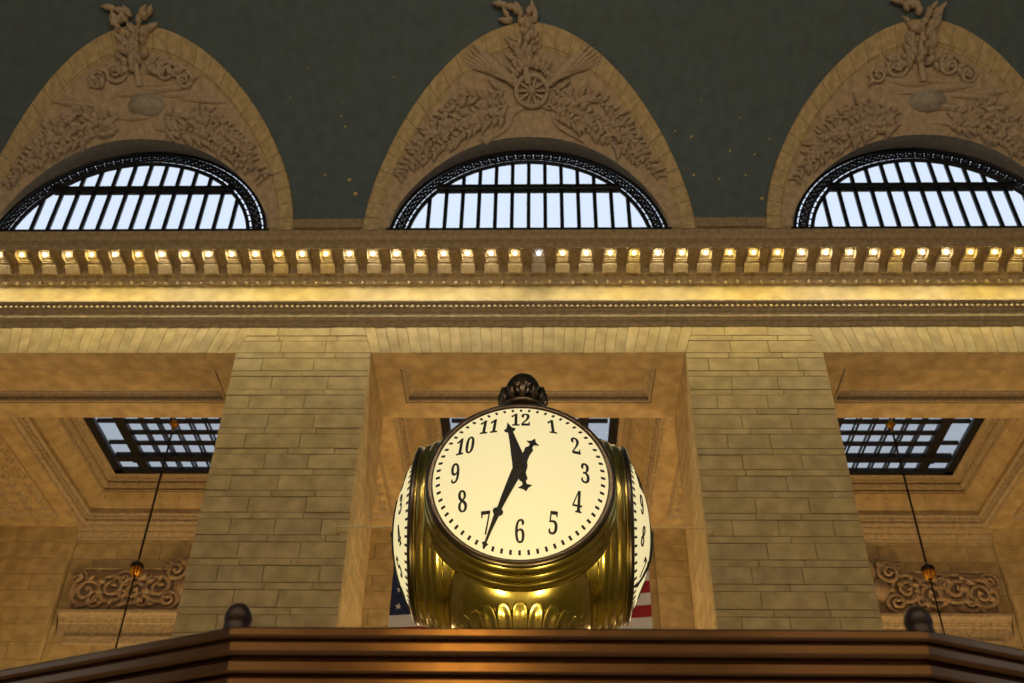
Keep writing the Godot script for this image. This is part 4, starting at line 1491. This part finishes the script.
func make_reliefs() -> void:
	var rng := RandomNumberGenerator.new()
	rng.seed = 404
	var lv := [leaf_mesh(0.34, 0.085, 0.13, 1), leaf_mesh(0.28, 0.075, 0.14), leaf_mesh(0.22, 0.07, 0.12), leaf_mesh(0.4, 0.08, 0.12, 1)]
	for bay in [-1, 0, 1]:
		var bx: float = bay * BAY
		var lab: String = ["plaster relief of globe, clouds and foliage above the left window", "plaster relief of a winged wheel and laurel branches above the middle window", "plaster relief of globe, clouds and foliage above the right window"][bay + 1]
		var t := thing("lunette_relief", lab, "relief", V3(bx, 25.4, 0.0), "reliefs of the lunettes")
		var tb := Transform3D(Basis(), -t.position)
		crest(t, tb, bx, lv, rng)
		if bay == 0:
			# wheel
			var wt := surf(bx + 0.1, 26.42, 0.0, 0.14)
			var b := MB.new()
			b.lathe(wt * Transform3D(Basis(Vector3(1, 0, 0), PI / 2)), [[0.40, -0.05], [0.42, 0.08], [0.47, 0.12], [0.53, 0.1], [0.55, 0.0], [0.54, -0.08]], 28)
			put(t, "wheel_rim", b, M.relief, tb)
			b = MB.new()
			b.lathe(wt * Transform3D(Basis(Vector3(1, 0, 0), PI / 2)), [[0.0, 0.2], [0.08, 0.18], [0.14, 0.1], [0.16, -0.08]], 16)
			put(t, "wheel_hub", b, M.relief, tb)
			for k in 10:
				var a := TAU * k / 10.0
				b = MB.new()
				b.tube([wt * Vector3(cos(a) * 0.12, sin(a) * 0.12, 0.04), wt * Vector3(cos(a) * 0.44, sin(a) * 0.44, 0.04)], [0.045, 0.035], 5)
				put(t, "spoke", b, M.relief, tb)
			# wings: long overlapping feathers
			var fm := leaf_mesh(1.5, 0.1, 0.07)
			var fs := leaf_mesh(0.8, 0.1, 0.08)
			for s in [-1, 1]:
				for k in 6:
					part(t, "feather", fm, M.relief, tb * surf(bx + 0.1 + s * (0.45 + 0.06 * k), 26.55 + 0.05 * k, -s * (0.82 + 0.10 * k), 0.08 + 0.03 * (5 - k), 1.25 - 0.06 * k))
				for k in 5:
					part(t, "feather", fs, M.relief, tb * surf(bx + 0.1 + s * 0.42, 26.5 + 0.05 * k, -s * (0.85 + 0.14 * k), 0.2, 1.0))
				# ribbons under the wheel
				var rb := MB.new()
				var rows := []
				for k in 13:
					var u := k / 12.0
					var x: float = 0.1 + s * (0.3 + 1.15 * u + 0.12 * sin(u * 9.0))
					var h := 26.05 - 0.95 * u + 0.05 * sin(u * 7.0)
					var wv := 0.11 + 0.03 * sin(u * 8.0)
					rows.append(PackedVector3Array([V3(bx + x - wv, h + wv * 0.5, 0.0), V3(bx + x - wv * 0.8, h + wv * 0.5, 0.1), V3(bx + x, h, 0.14 + 0.04 * sin(u * 14.0)), V3(bx + x + wv * 0.8, h - wv * 0.5, 0.1), V3(bx + x + wv, h - wv * 0.5, 0.0)]))
				rb.grid(rows)
				put(t, "ribbon", rb, M.relief, tb)
				branch(t, tb, bx, [Vector2(s * 0.6, 26.1), Vector2(s * 1.6, 25.95), Vector2(s * 2.6, 25.45), Vector2(s * 3.4, 24.85), Vector2(s * 3.95, 24.1)], lv, rng, 0.17, 1.3)
				branch(t, tb, bx, [Vector2(s * 0.7, 25.85), Vector2(s * 1.6, 25.6), Vector2(s * 2.5, 25.1), Vector2(s * 3.0, 24.8), Vector2(s * 3.4, 24.5)], lv, rng, 0.17, 1.25)
				branch(t, tb, bx, [Vector2(s * 1.1, 26.2), Vector2(s * 1.9, 26.35), Vector2(s * 2.5, 26.0), Vector2(s * 3.1, 25.5)], lv, rng, 0.18, 1.2)
				branch(t, tb, bx, [Vector2(s * 2.2, 25.5), Vector2(s * 2.9, 25.5), Vector2(s * 3.6, 24.9)], lv, rng, 0.18, 1.2)
				branch(t, tb, bx, [Vector2(s * 0.75, 26.5), Vector2(s * 1.2, 26.3), Vector2(s * 1.7, 25.7)], lv, rng, 0.18, 1.1)
			# upright leaves round the wheel
			for k in 14:
				var a := PI * (0.1 + 0.8 * k / 13.0)
				part(t, "leaf", lv[k % 4], M.relief, tb * surf(bx + 0.1 + cos(a) * 0.5, 26.45 + sin(a) * 0.5, a - PI / 2, 0.16, 1.2))
		else:
			# globe
			var b := MB.new()
			var gt := surf(bx + 0.15, 26.15, 0.0, 0.0)
			b.lathe(gt * Transform3D(Basis(Vector3(1, 0, 0), PI / 2).scaled(Vector3(1.15, 0.75, 1))), [[0.0, 0.32], [0.2, 0.29], [0.38, 0.2], [0.48, 0.08], [0.5, -0.05]], 24)
			put(t, "globe", b, M.soffit, tb)
			# long cloud banks
			for k in 12:
				var x := rng.randf_range(-2.2, 2.2)
				var h: float = [25.75, 26.0, 26.5, 26.6][k % 4] + rng.randf_range(-0.12, 0.12) - absf(x) * 0.12
				var c := MB.new()
				var ct := surf(bx + x, h, rng.randf_range(-0.12, 0.12), 0.0)
				var l := rng.randf_range(0.5, 1.1)
				c.lathe(ct * Transform3D(Basis(Vector3(1, 0, 0), PI / 2).scaled(Vector3(l, 0.11 + 0.05 * rng.randf(), 1))), [[0.0, 0.14], [0.35, 0.12], [0.7, 0.08], [0.93, 0.03], [1.0, -0.03]], 18)
				put(t, "cloud", c, M.relief, tb)
			for s in [-1, 1]:
				# scrolls under the crest
				part(t, "scroll", spiral(0.36, 1.6, s, 0.07), M.relief, tb * surf(bx + s * 0.8, 26.95, 0.3, 0.02))
				part(t, "scroll", spiral(0.28, 1.6, -s, 0.06), M.relief, tb * surf(bx + s * 1.35, 26.75, 1.3, 0.02))
				branch(t, tb, bx, [Vector2(s * 0.2, 27.1), Vector2(s * 0.8, 27.05), Vector2(s * 1.5, 26.7)], lv, rng, 0.18, 1.2)
				branch(t, tb, bx, [Vector2(s * 0.7, 25.85), Vector2(s * 1.6, 25.75), Vector2(s * 2.6, 25.3), Vector2(s * 3.4, 24.75), Vector2(s * 3.95, 24.0)], lv, rng, 0.17, 1.3)
				branch(t, tb, bx, [Vector2(s * 0.7, 25.55), Vector2(s * 1.6, 25.4), Vector2(s * 2.5, 25.0), Vector2(s * 3.0, 24.7), Vector2(s * 3.4, 24.4)], lv, rng, 0.17, 1.25)
				branch(t, tb, bx, [Vector2(s * 1.2, 25.9), Vector2(s * 2.0, 26.0), Vector2(s * 2.7, 25.6), Vector2(s * 3.4, 25.0)], lv, rng, 0.18, 1.2)
				branch(t, tb, bx, [Vector2(s * 2.2, 25.35), Vector2(s * 2.9, 25.35), Vector2(s * 3.6, 24.7)], lv, rng, 0.18, 1.2)
